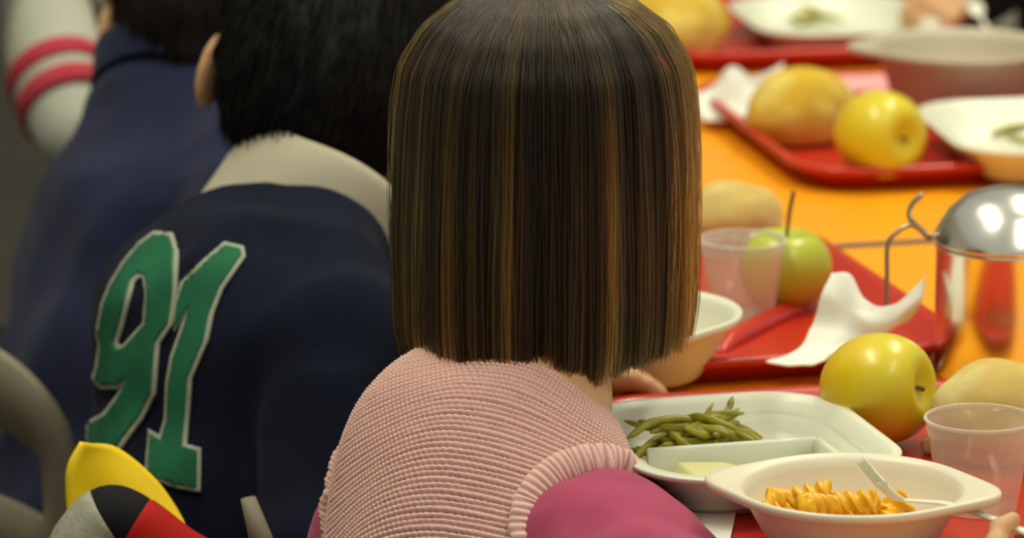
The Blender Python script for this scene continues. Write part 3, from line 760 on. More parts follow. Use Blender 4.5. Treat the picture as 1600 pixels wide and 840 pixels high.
def hair_material(name, stops, rough=.35):
    m = bpy.data.materials.new(name); m.use_nodes = True; N = m.node_tree.nodes; L = m.node_tree.links
    N.remove(N['Principled BSDF']); b = N.new('ShaderNodeBsdfHairPrincipled'); b.parametrization = 'COLOR'
    at = N.new('ShaderNodeAttribute'); at.attribute_name = 'tone'; r = N.new('ShaderNodeValToRGB'); e = r.color_ramp.elements
    e[0].position = stops[0][0]; e[0].color = (*stops[0][1], 1); e[1].position = stops[-1][0]; e[1].color = (*stops[-1][1], 1)
    for p, c in stops[1:-1]: q = e.new(p); q.color = (*c, 1)
    L.new(at.outputs['Fac'], r.inputs[0]); L.new(r.outputs[0], b.inputs['Color']); b.inputs['Roughness'].default_value = rough; b.inputs['Radial Roughness'].default_value = .4; b.inputs['IOR'].default_value = 1.4
    L.new(b.outputs[0], N['Material Output'].inputs[0]); return m
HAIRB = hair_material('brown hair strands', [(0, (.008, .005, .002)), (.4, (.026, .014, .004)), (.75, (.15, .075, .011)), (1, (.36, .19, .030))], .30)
HAIRK = material('black hair strands', (.004, .003, .0025), .6, .15)
HAIRD = material('dark brown hair strands', (.008, .0045, .003), .6, .15)
SHELL = material('brown hair underlayer', (.020, .012, .005), .6, .2, bump=.4, bscale=200, stretch=(1, 1, .1))

def short_hair(root, hc, hf, strandmat, s=1.0, n=5000, nape=-.075, seed=1):
    """close cropped hair: a shell around the skull with short strands"""
    H = lambda x, y, z: hc + hf @ V(x, y, z)*s
    F = Field(hc-.14*s, hc+.14*s, .0032)
    F.ell(H(0, -.010, .018), V(.0795, .095, .087)*s, hf, 0).ell(H(0, -.048, -.025), V(.064, .055, .062)*s, hf, .03)
    F.cut(H(0, -.02, nape), hf @ unit(V(0, .45, -1)))
    F.ell(H(0, .075, -.055), V(.085, .055, .075)*s, hf, .012, True)
    for sx in (-1, 1): F.ell(H(sx*.088, -.008, -.026), V(.026, .030, .040)*s, hf, .008, True)
    v, f = F.mesh(); v = relax(v, f, 2); v = wrinkle(v, f, .0022, 30, None, seed, False)
    o = mesh_obj('hair', v, f, DARKHAIR, root)
    nn = vnormals(v, f); rg = np.random.default_rng(seed); pick = rg.choice(len(v), n)
    p0 = v[pick]; nrm = nn[pick]; down = hf @ V(0, -.35, -1.0); crown = H(0, -.03, .10)
    fl = p0-crown; fl -= nrm*np.sum(fl*nrm, 1)[:, None]; fl /= np.maximum(1e-6, np.linalg.norm(fl, axis=1))[:, None]
    fl = fl + rg.normal(0, .10, fl.shape); ln = rg.uniform(.014, .030, n)[:, None]*s
    t = np.linspace(0, 1, 5)[None, :, None]
    st = p0[:, None]-nrm[:, None]*.002 + fl[:, None]*ln[:, None]*t + nrm[:, None]*(.0035*s*np.sin(t*2.4))
    hair_curves('hair_strands', st, np.array([.00035]*4+[.0001]), rg.uniform(0, 1, n), strandmat, o)
    return o

# ============ the girl in the pink vest
GY = R(22)
hip = (-.050, 2.945, .40); chest = (-.006, 3.040, .575); neck = (.008, 3.105, .668); ghead = V(.0205, 3.155, .800)
def near(p): return CAM + (np.asarray(p, float)-CAM)*.983
ghead = near(ghead)
GJ = joints(hip, chest, neck, ghead, GY, .078, (-.075, 3.25, .60), (.035, 3.205, .650), (.135, 2.800, .575), (.268, 2.800, .614), dz=.012)
GJ['sr'] = V(.056, 2.978, .578); GJ['sl'] = V(-.055, 3.085, .585); GJ['el'] = at_d(578, 915, 3.24)
for k_ in ('hip', 'waist', 'chest', 'neck', 'sr', 'sl', 'el', 'er'): GJ[k_] = near(GJ[k_])
girl = empty('person', (hip[0], hip[1], .33))
ghf = headframe(R(15), R(6))
body(girl, GJ, ghf, {'l': ((.95, .25, -.05), (0, 0, -1), 1, .35), 'r': ((.80, .45, .30), (-.35, .62, .1), 1, 1.15)}, h=.0035, s=.93)
tag(girl, 'girl with a straight brown bob, pink knitted vest and pink sleeves, seen from behind', 'person', 'children at the table')
# shirt
def shirt(root, J_):
    pts = np.array([J_[k] for k in ('hip', 'chest', 'neck', 'sl', 'sr', 'el', 'er', 'wl', 'wr')]); F = Field(pts.min(0)-.12, pts.max(0)+.10, .0035)
    rv = unit(J_['sr']-J_['sl']); F.cone(J_['chest'], J_['waist'], .054, .055, 0, (rv, 1.2)); F.cone(J_['waist'], J_['hip'], .055, .062, .02, (rv, 1.2))
    for k in 'lr':
        F.cone(J_['chest'], J_['s'+k], .040, .050, .02)
        mid = J_['s'+k]*.5+J_['e'+k]*.5
        F.chain([J_['s'+k], mid, J_['e'+k]], [.064 if k == 'r' else .050, .048, .037], .02); w_, e_ = J_['w'+k], J_['e'+k]; F.cone(e_, w_+unit(e_-w_)*.02, .036, .022, .015)
    v, f = F.mesh(); v = relax(v, f, 3); v = wrinkle(v, f, .0062, 19, np.array([[1, .5, 0], [-.4, 1, 0], [0, 0, .6]]), 4); v = relax(v, f, 1)
    return mesh_obj('shirt', v, f, PINK, root)
shirt(girl, GJ)
# knitted vest: rows run around the body, every stitch raised
def vest(root):
    sp = spline([(-.040, 2.955, .46), (-.030, 2.990, .52), (-.018, 3.040, .585), (-.013, 3.078, .626), (-.005, 3.108, .652), (.005, 3.130, .670)], 200); sp = near(sp)
    seg = np.linalg.norm(np.diff(sp, axis=0), axis=1); s = np.concatenate([[0], np.cumsum(seg)]); L_ = s[-1]
    T = np.gradient(sp, axis=0); T /= np.linalg.norm(T, axis=1)[:, None]
    rv = rotz(GY) @ V(1, 0, 0)
    wk = [0, .25, .5, .66, .78, .87, .94, 1.0]; ww = [.088, .088, .088, .087, .083, .074, .060, .045]; dd = [.072, .072, .072, .070, .066, .058, .049, .040]
    row = .0039; per = .58; nst = 176; vr = 5; vs_ = 4
    nrows = int(L_/row)+9
    ncol = nst*vs_; nv = nrows*vr
    # rows are spaced along the back surface rather than along the spine
    fine = np.linspace(0, 1, 400); wf = np.interp(fine, wk, ww); df = np.interp(fine, wk, dd)
    ks = np.ones(9)/9; 
    wf = np.convolve(np.pad(wf, 12, 'edge'), np.ones(25)/25, 'valid'); df = np.convolve(np.pad(df, 12, 'edge'), np.ones(25)/25, 'valid')
    cs = np.stack([np.interp(fine, s/L_, sp[:, k]) for k in range(3)], 1); Ts = np.stack([np.interp(fine, s/L_, T[:, k]) for k in range(3)], 1); Ts /= np.linalg.norm(Ts, axis=1)[:, None]
    U = np.cross(rv[None], Ts); U /= np.linalg.norm(U, axis=1)[:, None]      # out of the back when negative forward
    if U[200][1] > 0: U = -U
    backp = cs+U*df[:, None]; al = np.concatenate([[0], np.cumsum(np.linalg.norm(np.diff(backp, axis=0), axis=1))])
    nrows = int((al[-1]+.012)/row); nv = nrows*vr
    a = np.linspace(0, 2*PI, ncol, endpoint=False); lf = np.clip(-np.cos(a), 0, 1); dl = .034*lf**1.4+.010*np.clip(np.cos(a), 0, 1)**2
    tt = np.interp((np.arange(nv)/vr*row)[:, None]-dl[None], al, fine)
    c = np.stack([np.interp(tt, fine, cs[:, k]) for k in range(3)], -1); u_ = np.stack([np.interp(tt, fine, U[:, k]) for k in range(3)], -1)
    w_ = np.interp(tt, fine, wf); d_ = np.interp(tt, fine, df)
    ca, sa = np.cos(a), np.sin(a); e = 2/2.35
    X = np.sign(ca)*np.abs(ca)**e; Y = np.sign(sa)*np.abs(sa)**e
    P = c+rv[None, None]*(w_*X[None])[:, :, None]+u_*(d_*Y[None])[:, :, None]
    # folds of the cloth
    du = np.roll(P, -1, 1)-np.roll(P, 1, 1); dv = np.gradient(P, axis=0); N_ = np.cross(du, dv); N_ /= np.maximum(1e-9, np.linalg.norm(N_, axis=2))[:, :, None]
    if np.sum(N_[nv//2, ncol//4]*u_[nv//2, ncol//4]) < 0: N_ = -N_
    ph = (np.arange(nv)/vr)[:, None]; st = (np.arange(ncol)/vs_)[None]
    rowi = np.floor(ph); wob = .12*np.sin(ph*2.3+st*.21)+.18*np.sin(st*.09+ph*.05)
    up_ = np.abs(np.sin(PI*(ph+wob*.6)))**.8                            # garter ridges
    bead = .5+.5*np.cos(2*PI*(st+.5*(rowi % 2)+.1*np.sin(ph)))
    fold = .0035*np.exp(-((a[None]-2.55-.25*np.sin(ph*.05))/.10)**2)*np.clip(1-ph/(nrows*.8), 0, 1)
    disp = .0014*up_+.0013*up_*bead + RNG.normal(0, .00012, (nv, ncol)) + fold + .0022*np.sin(a[None]*5+ph*.12)
    P = P+N_*disp[:, :, None]
    for sc_, dr_, am, sg in ((near(V(.070, 2.975, .588)), V(.80, -.58, .05), .036, .048), (near(V(-.075, 3.10, .585)), V(-.8, .5, 0), .012, .05)):   # shoulders push the wool out
        P = P+unit(dr_)*(am*np.exp(-np.sum((P-sc_)**2, 2)/(2*sg*sg)))[:, :, None]
    idx = np.arange(nv*ncol).reshape(nv, ncol); nx = np.roll(idx, -1, 1)
    f = np.stack([idx[:-1], nx[:-1], nx[1:], idx[1:]], -1).reshape(-1, 4)
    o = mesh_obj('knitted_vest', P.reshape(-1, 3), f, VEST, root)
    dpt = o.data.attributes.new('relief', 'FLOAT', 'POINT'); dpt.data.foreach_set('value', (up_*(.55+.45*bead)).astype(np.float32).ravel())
    return o
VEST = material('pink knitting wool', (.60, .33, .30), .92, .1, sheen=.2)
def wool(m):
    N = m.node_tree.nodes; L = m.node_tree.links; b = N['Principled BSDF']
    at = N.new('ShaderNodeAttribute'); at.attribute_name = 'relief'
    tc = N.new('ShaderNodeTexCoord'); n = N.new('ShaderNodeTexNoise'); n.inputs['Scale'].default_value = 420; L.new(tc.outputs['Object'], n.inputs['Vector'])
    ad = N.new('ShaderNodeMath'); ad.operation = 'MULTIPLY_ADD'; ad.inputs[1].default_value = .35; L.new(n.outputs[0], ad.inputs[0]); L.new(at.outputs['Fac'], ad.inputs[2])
    r = N.new('ShaderNodeValToRGB'); e = r.color_ramp.elements; e[0].position = .12; e[0].color = (.30, .10, .115, 1); e[1].position = 1; e[1].color = (.76, .51, .43, 1)  # shade between the knit ridges painted in: low relief gets dark mauve
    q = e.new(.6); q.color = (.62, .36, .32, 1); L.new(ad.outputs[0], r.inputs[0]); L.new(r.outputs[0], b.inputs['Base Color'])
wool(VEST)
VO = vest(girl)
def armband(root, vestobj, c, nrm, ra, rb):
    """ribbed band laid on the vest round the armhole"""
    nrm = unit(nrm); x = unit(np.cross(nrm, V(0, 0, 1))); y = np.cross(nrm, x); n = 840; m = 20
    co = np.empty(len(vestobj.data.vertices)*3, np.float32); vestobj.data.vertices.foreach_get('co', co); co = co.reshape(-1, 3)
    fc = [tuple(p.vertices) for p in vestobj.data.polygons]; bv = BVHTree.FromPolygons([tuple(q) for q in co], fc)
    a = np.linspace(0, 2*PI, n, endpoint=False); b = np.linspace(0, 2*PI, m, endpoint=False); C_ = []; N_ = []
    for t in a:
        p = c+x*ra*math.cos(t)+y*rb*math.sin(t); h = bv.ray_cast(Vector(p+nrm*.15), Vector(-nrm), .22)
        if h[0] is None: h = bv.find_nearest(Vector(p))
        C_.append(np.array(h[0])); N_.append(np.array(h[1]))
    C_, N_ = np.array(C_), np.array(N_)
    if np.sum(N_ @ nrm) < 0: N_ = -N_
    for _ in range(40):
        C_ = (np.roll(C_, 1, 0)+2*C_+np.roll(C_, -1, 0))/4; N_ = (np.roll(N_, 1, 0)+2*N_+np.roll(N_, -1, 0))/4
    N_ /= np.linalg.norm(N_, axis=1)[:, None]; T = np.roll(C_, -1, 0)-np.roll(C_, 1, 0); T /= np.linalg.norm(T, axis=1)[:, None]; W = np.cross(T, N_)
    rib = np.sin(a*104)[:, None]*np.ones((1, m)); rel = np.clip(.62+.38*rib, 0, 1)  # rib relief also drives the painted groove shade
    P = (C_+N_*.002)[:, None]+W[:, None]*((.0105*np.sin(b))[None]*np.ones((n, 1)))[:, :, None]+N_[:, None]*((.0050*np.cos(b))[None]+rib*.00045)[:, :, None]
    idx = np.arange(n*m).reshape(n, m); i2 = np.roll(idx, -1, 0); f = np.stack([idx, np.roll(idx, -1, 1), np.roll(i2, -1, 1), i2], -1).reshape(-1, 4)
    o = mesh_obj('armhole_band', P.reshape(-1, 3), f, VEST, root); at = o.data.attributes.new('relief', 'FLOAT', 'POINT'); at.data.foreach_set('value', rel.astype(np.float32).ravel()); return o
armband(VO, VO, near(V(.082, 2.958, .582)), (.66, -.72, .10), .063, .070)
armband(VO, VO, near(V(-.085, 3.12, .575)), (-.60, .80, .0), .048, .056)

# hair of the girl
def bob(root):
    H = lambda p: ghead + p @ ghf0.T
    ghf0 = headframe(R(14), R(0)); ztop = .1165
    dk = np.array([0, .004, .014, .030, .052, .080, .115, .150, .190, .222, .238]); rk = np.array([.0, .030, .054, .072, .0835, .0870, .0890, .0905, .0905, .0890, .0840])
    def prof(drop): return np.interp(drop, dk, rk)
    def pt(az, drop, k=1., rad=0.):
        """az from the back of the head, positive to the right"""
        r = prof(drop)*k*.966+rad; return np.stack([r*np.sin(az)*1.0, -r*np.cos(az)*1.10-.004*(1-np.clip(drop/.03, 0, 1)), ztop-drop+0*az], -1)
    # underlayer shell
    n = 72; azs = np.linspace(-PI, PI, n, endpoint=False); rows = []
    drops = [.003, .008, .016, .03, .05, .08, .115, .15, .19, .215, .228]
    for d in drops:
        lim = np.where(np.abs(azs) > R(112), np.minimum(d, .075), d); rows.append(H(pt(azs, lim, .94)))
    for d in drops[::-1][:6]:
        lim = np.where(np.abs(azs) > R(112), np.minimum(d, .074), d); rows.append(H(pt(azs, lim, .84)))
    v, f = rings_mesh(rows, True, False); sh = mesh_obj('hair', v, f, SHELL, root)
    # strands, gathered in locks
    ncl = 330; caz = RNG.uniform(-PI, PI, ncl); ctone = np.clip(RNG.beta(1.1, 2.0, ncl), 0, 1); crad = RNG.normal(0, .0024, ncl); cend = RNG.normal(0, .0022, ncl)
    n = 17000; m = 18; cl = RNG.integers(0, ncl, n); az = caz[cl]+RNG.normal(0, .030, n)
    az = (az+PI) % (2*PI)-PI
    face = np.abs(az) > R(116)
    end = np.interp(az, np.radians([-90, -62, -25, 0, 20, 40, 90]), [.2555, .2545, .2525, .248, .239, .230, .225])+cend[cl]+RNG.normal(0, .0018, n)
    end = np.where(face, RNG.uniform(.066, .078, n), end)
    lay = 1-RNG.uniform(0, 1, n)**2.2*.11
    t = np.linspace(0, 1, m)[None]
    start = RNG.uniform(.0008, .016, n)[:, None]
    drop = start+(end[:, None]-start)*(t**1.35)
    AZ = az[:, None]+(caz[cl]-az)[:, None]*(.25*t**2)*(np.abs(az-caz[cl]) < 1)[:, None]+RNG.normal(0, .018, n)[:, None]*t+.010*np.sin(t*7+RNG.uniform(0, 6, n)[:, None])
    rad = (crad[cl]+RNG.normal(0, .0007, n))[:, None]*np.clip(drop/.06, 0, 1)+(RNG.uniform(0, 1, n)**6)[:, None]*.004*t
    P = pt(AZ, drop, lay[:, None], rad)
    st = ghead + P @ ghf0.T
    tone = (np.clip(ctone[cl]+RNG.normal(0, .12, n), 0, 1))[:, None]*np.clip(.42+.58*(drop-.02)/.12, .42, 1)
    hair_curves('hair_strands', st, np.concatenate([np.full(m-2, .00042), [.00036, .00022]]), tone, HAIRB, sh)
    # loose hairs beside the face and on the outline
    n2 = 230; az = np.where(RNG.uniform(0, 1, n2) < .75, RNG.normal(1.58, .16, n2), RNG.normal(-1.45, .25, n2)); end = RNG.uniform(.17, .236, n2)
    drop = .004+(end[:, None]-.004)*t**1.3; off = RNG.uniform(.001, .0115, n2)[:, None]*np.sin(np.clip(t*1.15, 0, 1)*PI*.8)+RNG.normal(0, .002, n2)[:, None]*t**3
    st = ghead+pt(az[:, None]+.05*np.sin(t*3+RNG.uniform(0, 6, n2)[:, None])*t, drop, 1., off) @ ghf0.T
    hair_curves('loose_hairs', st, np.concatenate([np.full(m-2, .00022), [.00018, .0001]]), RNG.uniform(.3, .9, n2), HAIRB, sh)
    # hair clip on the right side
    q = np.array([pt(np.array(R(73+2.6*i)), np.array(.038+.0052*i), 1.0, .0004+.0010*math.sin(i/6*PI)) for i in range(7)]); q = ghead+q @ ghf0.T
    v, f = tube(q, [.001, .0024, .003, .003, .003, .0024, .001], 10, .6); mesh_obj('hair_clip', v, f, CLIP, root)
bob(girl)
chair(tuple(near(V(*hip))[:2]), GY, 'low chair under the girl in the pink vest', seat=.315, top=.50)

# ============ boy in the numbered sweater
BY = R(46)
bneck = tuple(at_d(488, 350, 3.55)); bchest = tuple(at_d(374, 520, 3.47)); bhip = tuple(V(-.200, 3.285, .40)); bhead = at_d(522, 104, 3.60)
BJ = joints(bhip, bchest, bneck, bhead, BY, .088, (-.10, 3.66, .66), (.02, 3.60, .67), (-.055, 3.29, .60), (.035, 3.42, .655))
BJ['sl'] = at_d(345, 440, 3.60); BJ['sr'] = at_d(548, 560, 3.37); BJ['er'] = at_d(520, 880, 3.29)
boy = empty('person', (bhip[0], bhip[1], .33)); bhf = headframe(R(4), R(14), R(15))
body(boy, BJ, bhf, {'l': ((.9, .1, -.2), (0, 0, -1), 1, .4), 'r': ((.85, .4, -.05), (0, 0, -1), -1, .5)}, s=1.0)
tag(boy, 'dark haired boy in a navy sweater with a green number and white polo collar', 'person', 'children at the table')
SW, swv, swf = garment('sweater', boy, BJ, NAVY, h=.004, wr=(.0075, 12), seed=2, rl=3, trunk=(.118, .120, .118), dep=(.085, .088, .09), sleeve=(.054, .046, .036))
short_hair(boy, bhead, bhf, HAIRK, 1.0, 7000, -.066, 3)
chair((-.120, 3.272), BY, 'beige chair with an upright post under the boy in the numbered sweater', top=.52, post=.603)
def collar(root, neckc, axis, r0, r1, hgt, fwdv, mat, name='polo_collar', gap=.35, stand=.018):
    axis = unit(axis); fw = unit(fwdv-axis*np.dot(fwdv, axis)); rt = np.cross(fw, axis); n = 64
    az = np.linspace(-PI+gap, PI-gap, n)             # from the back
    rows = []
    for rad, up, in ((r0*.93, -.020), (r0*.95, 0.), (r0*.97, stand*.8), (r0*1.0, stand), (r0*1.04, stand*.8), (r0*1.07+.25*(r1-r0), stand-.3*hgt), (r0+.65*(r1-r0), stand-.62*hgt), (r1, stand-hgt)):
        rows.append([neckc+rt*math.sin(t)*rad*1.06-fw*math.cos(t)*rad*(1.0)+axis*(up+.004*math.sin(t*3+rad*90)+(0.006*math.cos(t*2) if up < 0 else 0)) for t in az])
    g = np.array(rows); m = len(rows); f = np.array([(j*n+i, j*n+i+1, (j+1)*n+i+1, (j+1)*n+i) for j in range(m-1) for i in range(n-1)])
    o = mesh_obj(name, g.reshape(-1, 3), f, mat, root); md = o.modifiers.new('thickness', 'SOLIDIFY'); md.thickness = .003; md.offset = 0
    sb = o.modifiers.new('smooth', 'SUBSURF'); sb.levels = sb.render_levels = 1; return o
cax = unit(V(.50, .13, .86)); collar(boy, at_d(524, 278, 3.55), cax, .061, .074, .086, rotz(BY) @ V(0, 1, 0), COLLAR)

# the number on the back, cut from twill and laid on the sweater
nine = [(268, 373), (275, 395), (272, 460), (266, 505), (246, 535), (243, 570), (240, 612), (222, 650), (200, 680), (182, 706), (160, 702), (145, 690), (146, 664), (170, 650), (190, 622), (205, 590),
        (185, 602), (165, 602), (155, 590), (160, 572), (164, 540), (160, 520), (168, 478), (180, 448), (200, 415), (222, 388), (245, 371)]
hole = [(219, 430), (208, 440), (200, 470), (190, 510), (182, 535), (188, 547), (200, 543), (232, 507), (235, 460), (231, 434)]
one = [(352, 388), (376, 394), (378, 402), (345, 450), (330, 490), (322, 530), (296, 590), (293, 640), (288, 700), (310, 705), (309, 762), (280, 757), (236, 742), (240, 680), (256, 690), (266, 655), (268, 600), (275, 560),
       (292, 510), (300, 476), (276, 515), (280, 475), (290, 445), (318, 418)]
swb = BVHTree.FromPolygons([tuple(q) for q in swv], [tuple(int(i) for i in q) for q in swf])
def inpoly(p, poly):
    x, y = p; c = False; j = len(poly)-1
    for i in range(len(poly)):
        (xi, yi), (xj, yj) = poly[i], poly[j]
        if (yi > y) != (yj > y) and x < (xj-xi)*(y-yi)/(yj-yi)+xi: c = not c
        j = i
    return c
def offset_poly(poly, d):
    p = np.array(poly, float); n = len(p); out = []
    area = sum(p[i][0]*p[(i+1) % n][1]-p[(i+1) % n][0]*p[i][1] for i in range(n)); sg = 1 if area > 0 else -1
    for i in range(n):
        e0 = unit(p[i]-p[i-1]); e1 = unit(p[(i+1) % n]-p[i]); n0 = V(e0[1], -e0[0])*sg; n1 = V(e1[1], -e1[0])*sg
        b = n0+n1; L_ = np.dot(b, n0); b = b/max(L_, .6); out.append(tuple(p[i]+b*d))
    return out
def dense(poly, step=4.):
    out = []; n = len(poly)
    sp = spline([poly[i % n] for i in range(-2, n+3)], (n+4)*5+1)[10:-10] if False else None
    for i in range(n):
        a, b = V(*poly[i]), V(*poly[(i+1) % n]); k = max(1, int(np.linalg.norm(b-a)/step))
        out += [tuple(a+(b-a)*t/k) for t in range(k)]
    return out
def patch(name, outer, inner, mat, off, parent, th):
    polys = [dense(outer)]+([dense(inner)] if inner else []); vs2 = []; ed = []
    for pl in polys:
        n0 = len(vs2); vs2 += pl; ed += [(n0+i, n0+(i+1) % len(pl)) for i in range(len(pl))]
    xs = [q[0] for q in outer]; ys = [q[1] for q in outer]
    for x in np.arange(min(xs), max(xs), 5):
        for y in np.arange(min(ys), max(ys), 5):
            if inpoly((x, y), outer) and not (inner and inpoly((x, y), inner)): vs2.append((x+.3, y+.2))
    r = delaunay_2d_cdt([Vector(q) for q in vs2], ed, [], 0, 1e-4)
    co, tri = r[0], r[2]; keep = []
    for t in tri:
        c = sum((co[i] for i in t), Vector((0, 0)))/len(t)
        if inpoly(c, outer) and not (inner and inpoly(c, inner)): keep.append(tuple(t))
    P = []; miss = set()
    for q in co:
        d = at_d(q[0], q[1], 1.0)-CAM; hit = swb.ray_cast(Vector(CAM), Vector(d).normalized())
        if hit[0] is None:
            nr = swb.find_nearest(Vector(at_d(q[0], q[1], 3.4))); hit = nr; miss.add(len(P))
        P.append(np.array(hit[0])+np.array(hit[1])*off)
    o = mesh_obj(name, np.array(P), [k[::-1] for k in keep if not miss & set(k)], mat, parent); m = o.modifiers.new('thickness', 'SOLIDIFY'); m.thickness = th; m.offset = 0
    return o
patch('digit_border', offset_poly(nine, 6), offset_poly(hole, -5), GREYT, .0016, SW, .002); patch('digit', nine, hole, GREEN, .0026, SW, .0022)
patch('digit_border', offset_poly(one, 6), None, GREYT, .0018, SW, .002); patch('digit', one, None, GREEN, .0028, SW, .0022)

# ============ second boy, plain navy top
CY = R(40)
cneck = tuple(at_d(268, 150, 4.0)); cchest = tuple(at_d(236, 400, 3.95)); chip = (-.30, 3.72, .40); chead = at_d(334, 12, 4.04)
CJ = joints(chip, cchest, cneck, chead, CY, .082, (-.31, 4.05, .62), (-.18, 4.08, .66), (-.20, 3.74, .62), (-.09, 3.84, .655))
CJ['sl'] = at_d(175, 300, 4.06); CJ['el'] = at_d(140, 560, 4.10)
boy2 = empty('person', (chip[0], chip[1], .33)); chf = headframe(R(0), R(14), R(2))
body(boy2, CJ, chf, {'l': ((.9, .2, -.2), (0, 0, -1), 1, .4), 'r': ((.85, .4, -.05), (0, 0, -1), -1, .5)}, h=.005)
tag(boy2, 'dark haired child in a plain faded navy top, behind the numbered sweater', 'person', 'children at the table')
garment('sweater', boy2, CJ, NAVY2, h=.005, wr=(.010, 10), seed=5, trunk=(.104, .11, .11), dep=(.084, .088, .09), sleeve=(.050, .046, .038), grow=1.1)
short_hair(boy2, chead, chf, HAIRD, 1.0, 5000, -.07, 4)
cax2 = unit(V(*cneck)-V(*cchest)); collar(boy2, V(*cneck)+cax2*.012, cax2, .058, .062, .045, rotz(CY) @ V(0, 1, 0), NAVY2, 'high_collar', .2, .035)
chair((-.322, 3.62), CY, 'beige chair with a slotted back under the child in faded navy', top=.615, slot=True)

# ============ third child, light grey sleeve with red stripes
DY = R(60)
dhip = (-.66, 4.15, .42); dchest = (-.62, 4.19, .66); dneck = (-.58, 4.23, .83); dhead = V(-.56, 4.26, .96)
DJ = joints(dhip, dchest, dneck, dhead, DY, .105, (-.42, 4.42, .72), (-.28, 4.42, .68), tuple(at_d(28, -60, 4.42)), tuple(at_d(128, 225, 4.28)))
kid3 = empty('person', (dhip[0], dhip[1], .33)); dhf = headframe(R(70), R(8))
body(kid3, DJ, dhf, {'l': ((.9, .1, -.2), (0, 0, -1), 1, .4), 'r': ((.6, .5, -.5), (-.5, .4, -.6), -1, .5)}, h=.006)
tag(kid3, 'child in a light grey sweatshirt with red striped sleeve, at the left edge', 'person', 'children at the table')
GS, gv, gf = garment('sweatshirt', kid3, DJ, LGREY, h=.005, wr=(.006, 8), seed=8, trunk=(.12, .12, .12), dep=(.088, .09, .09), sleeve=(.050, .046, .036))
short_hair(kid3, dhead, dhf, HAIRD, 1.0, 1500, -.07, 6)
def arm_ring(root, a, b, t0, t1, r, mat):
    d = unit(b-a); x = unit(np.cross(d, V(0, 0, 1))); y = np.cross(d, x); L_ = np.linalg.norm(b-a); rg = []
    for t, k in ((t0, .93), (t0, 1), (.5*(t0+t1), 1.02), (t1, 1), (t1, .93)):
        c = a+d*L_*t; rg.append([c+(x*math.cos(u)+y*math.sin(u))*(r+ .0)*k for u in np.linspace(0, 2*PI, 40, endpoint=False)])
    v, f = rings_mesh(rg, False, False); return mesh_obj('sleeve_stripe', v, f, mat, root)
for t0, t1 in ((.62, .70), (.755, .84)): arm_ring(GS, DJ['er'], DJ['wr'], t0, t1, .0505-.0100*(t0), STRIPE)
chair((dhip[0], dhip[1]), DY, 'chair under the child in the grey sweatshirt', top=.58)
def trousers(root, J_, mat):
    pts = np.array([J_[k] for k in ('hip', 'kl', 'kr', 'al', 'ar')]); F = Field(pts.min(0)-.14, pts.max(0)+.12, .006); rv = unit(J_['sr']-J_['sl'])
    F.cone(J_['hip']-rv*.02, J_['hip']+rv*.02, .078, .078, 0)
    for k, sd in (('l', -1), ('r', 1)): F.chain([J_['hip']+rv*sd*.045, J_['k'+k], J_['a'+k]], [.064, .050, .040], .02)
    v, f = F.mesh(); v = wrinkle(relax(v, f, 2), f, .004, 9, None, 3); return mesh_obj('trousers', v, f, mat, root)
for r_, j_ in ((girl, GJ), (boy, BJ), (boy2, CJ), (kid3, DJ)): trousers(r_, j_, JEANS)

# ============ child across the table, only a hand and dark clothes in view
EY = R(-75)
hw = at_d(1520, -18, 4.60)
ehip = (.63, 5.02, .42); echest = (.58, 4.99, .66); eneck = (.53, 4.97, .82); ehead = V(.50, 4.95, .95)
EJ = joints(ehip, echest, eneck, ehead, EY, .105, tuple(hw+V(.09, .20, .03)), tuple(hw), (.40, 5.14, .70), (.30, 5.00, .68))
kid4 = empty('person', (ehip[0], ehip[1], .33)); ehf = headframe(R(-75), R(20))
body(kid4, EJ, ehf, {'r': ((-.9, 0, -.1), (0, 0, -1), -1, .5), 'l': ((-.75, -.55, -.35), (.1, .5, -.8), -1, .9)}, h=.005, s=1.05)
tag(kid4, 'child in black across the table, only the hand and sleeve in view', 'person', 'children at the table')
garment('black_top', kid4, EJ, BLACKC, h=.005, wr=(.005, 8), seed=11, trunk=(.12, .12, .12), dep=(.088, .09, .09), sleeve=(.052, .046, .036))
short_hair(kid4, ehead, ehf, HAIRD, 1.05, 1500, -.07, 9); trousers(kid4, EJ, JEANS)
chair((ehip[0], ehip[1]), EY, 'chair across the table under the child in black', top=.58)
fork([at_d(1532, 26, 4.56), at_d(1548, 52, 4.55), at_d(1568, 72, 4.54), at_d(1600, 86, 4.53), at_d(1640, 96, 4.52)], 'blurred white plastic fork in the hand across the table', WHITE,
     [at_d(1532, 26, 4.56), at_d(1526, 14, 4.565), at_d(1518, 2, 4.57), at_d(1510, -12, 4.575)], side=(.8, .5, .2))

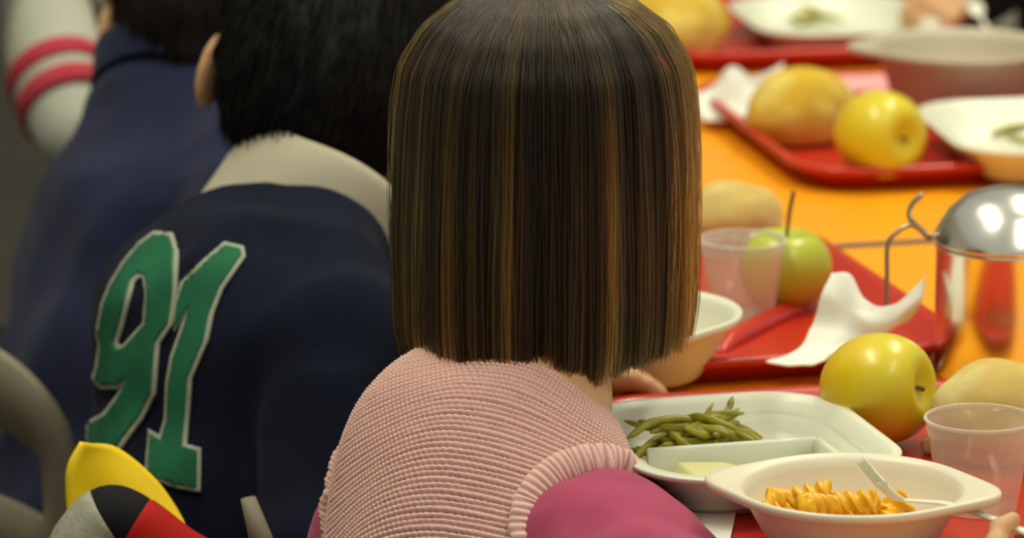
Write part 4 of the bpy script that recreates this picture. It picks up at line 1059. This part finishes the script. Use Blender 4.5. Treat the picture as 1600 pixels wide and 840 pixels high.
# ------------------------------------------------------------------ jacket over the chair back
JD = 3.22
def jk(px, py, d=0.): return at_d(px, py, JD+d)
JK = empty('jacket', tuple(jk(190, 860)))
path = spline([jk(90, 925), jk(110, 885), jk(136, 838), jk(170, 803), jk(214, 818), jk(264, 858), jk(320, 905), jk(360, 970)], 60)
rad = np.interp(np.linspace(0, 1, 60), [0, .25, .5, .75, 1], [.016, .0175, .0165, .0165, .022])
nv_ = V(0, .2, 1)
def sleeve_piece(name, i0, i1, k, mat):
    rg = []; T, N, B = frames(path)
    a = np.linspace(0, 2*PI, 28, endpoint=False)
    for i in list(range(i0, i1+1)):
        ed = 1 if i0 < i < i1 else .94
        rg.append([path[i]+(N[i]*math.cos(t)*(1+.06*math.sin(3*t+i*.2))+B[i]*math.sin(t)*1.35)*rad[i]*k*ed for t in a])
    v, f = rings_mesh(rg); return mesh_obj(name, v, f, mat, JK)
sleeve_piece('grey_cuff', 0, 24, 1.05, GREYK)['label'] = 'grey ribbed cuff'
sleeve_piece('black_band', 23, 34, 1.0, BLACKC)['label'] = 'black band'
sleeve_piece('red_sleeve', 33, 59, 1.02, REDJ)['label'] = 'red sleeve'
def sheet_pts(rows, nu=24, nv=14):
    c = np.array(rows); a = np.array([spline(r, nu) for r in c]); b = np.array([spline(a[:, i], nv) for i in range(nu)]); return np.swapaxes(b, 0, 1)
g = sheet_pts([[jk(128, 690, .02), jk(180, 700, .045), jk(240, 748, .05), jk(282, 808, .045), jk(305, 860, .03)],
               [jk(108, 725, .015), jk(175, 745, .035), jk(230, 785, .04), jk(268, 835, .035), jk(295, 890, .025)],
               [jk(104, 770, .015), jk(165, 800, .028), jk(215, 835, .03), jk(250, 880, .028), jk(280, 930, .02)],
               [jk(112, 880, .02), jk(160, 900, .02), jk(205, 920, .02), jk(235, 940, .02), jk(260, 980, .02)]])
nvv, nuu = g.shape[:2]; f = np.array([(j*nuu+i, j*nuu+i+1, (j+1)*nuu+i+1, (j+1)*nuu+i) for j in range(nvv-1) for i in range(nuu-1)])
yo = mesh_obj('yellow_lining', g.reshape(-1, 3), f, YELLOW, JK); m_ = yo.modifiers.new('thickness', 'SOLIDIFY'); m_.thickness = .004; m_.offset = 0; yo['label'] = 'bright yellow lining'
F = Field(jk(190, 1000)-V(.14, .06, .10), jk(190, 900)+V(.14, .08, .06), .004)
F.cone(jk(110, 930, .01), jk(320, 960, .01), .030, .034, 0).cone(jk(110, 1050, .01), jk(320, 1080, .01), .030, .034, .03).cone(jk(215, 930), jk(215, 1090), .04, .04, .03)
v, f = F.mesh(); v = wrinkle(relax(v, f, 2), f, .005, 14, None, 6); mesh_obj('jacket_body', v, f, REDJ, JK)
tag(JK, 'red jacket with grey cuff, black band and yellow lining over a chair back', 'jacket')
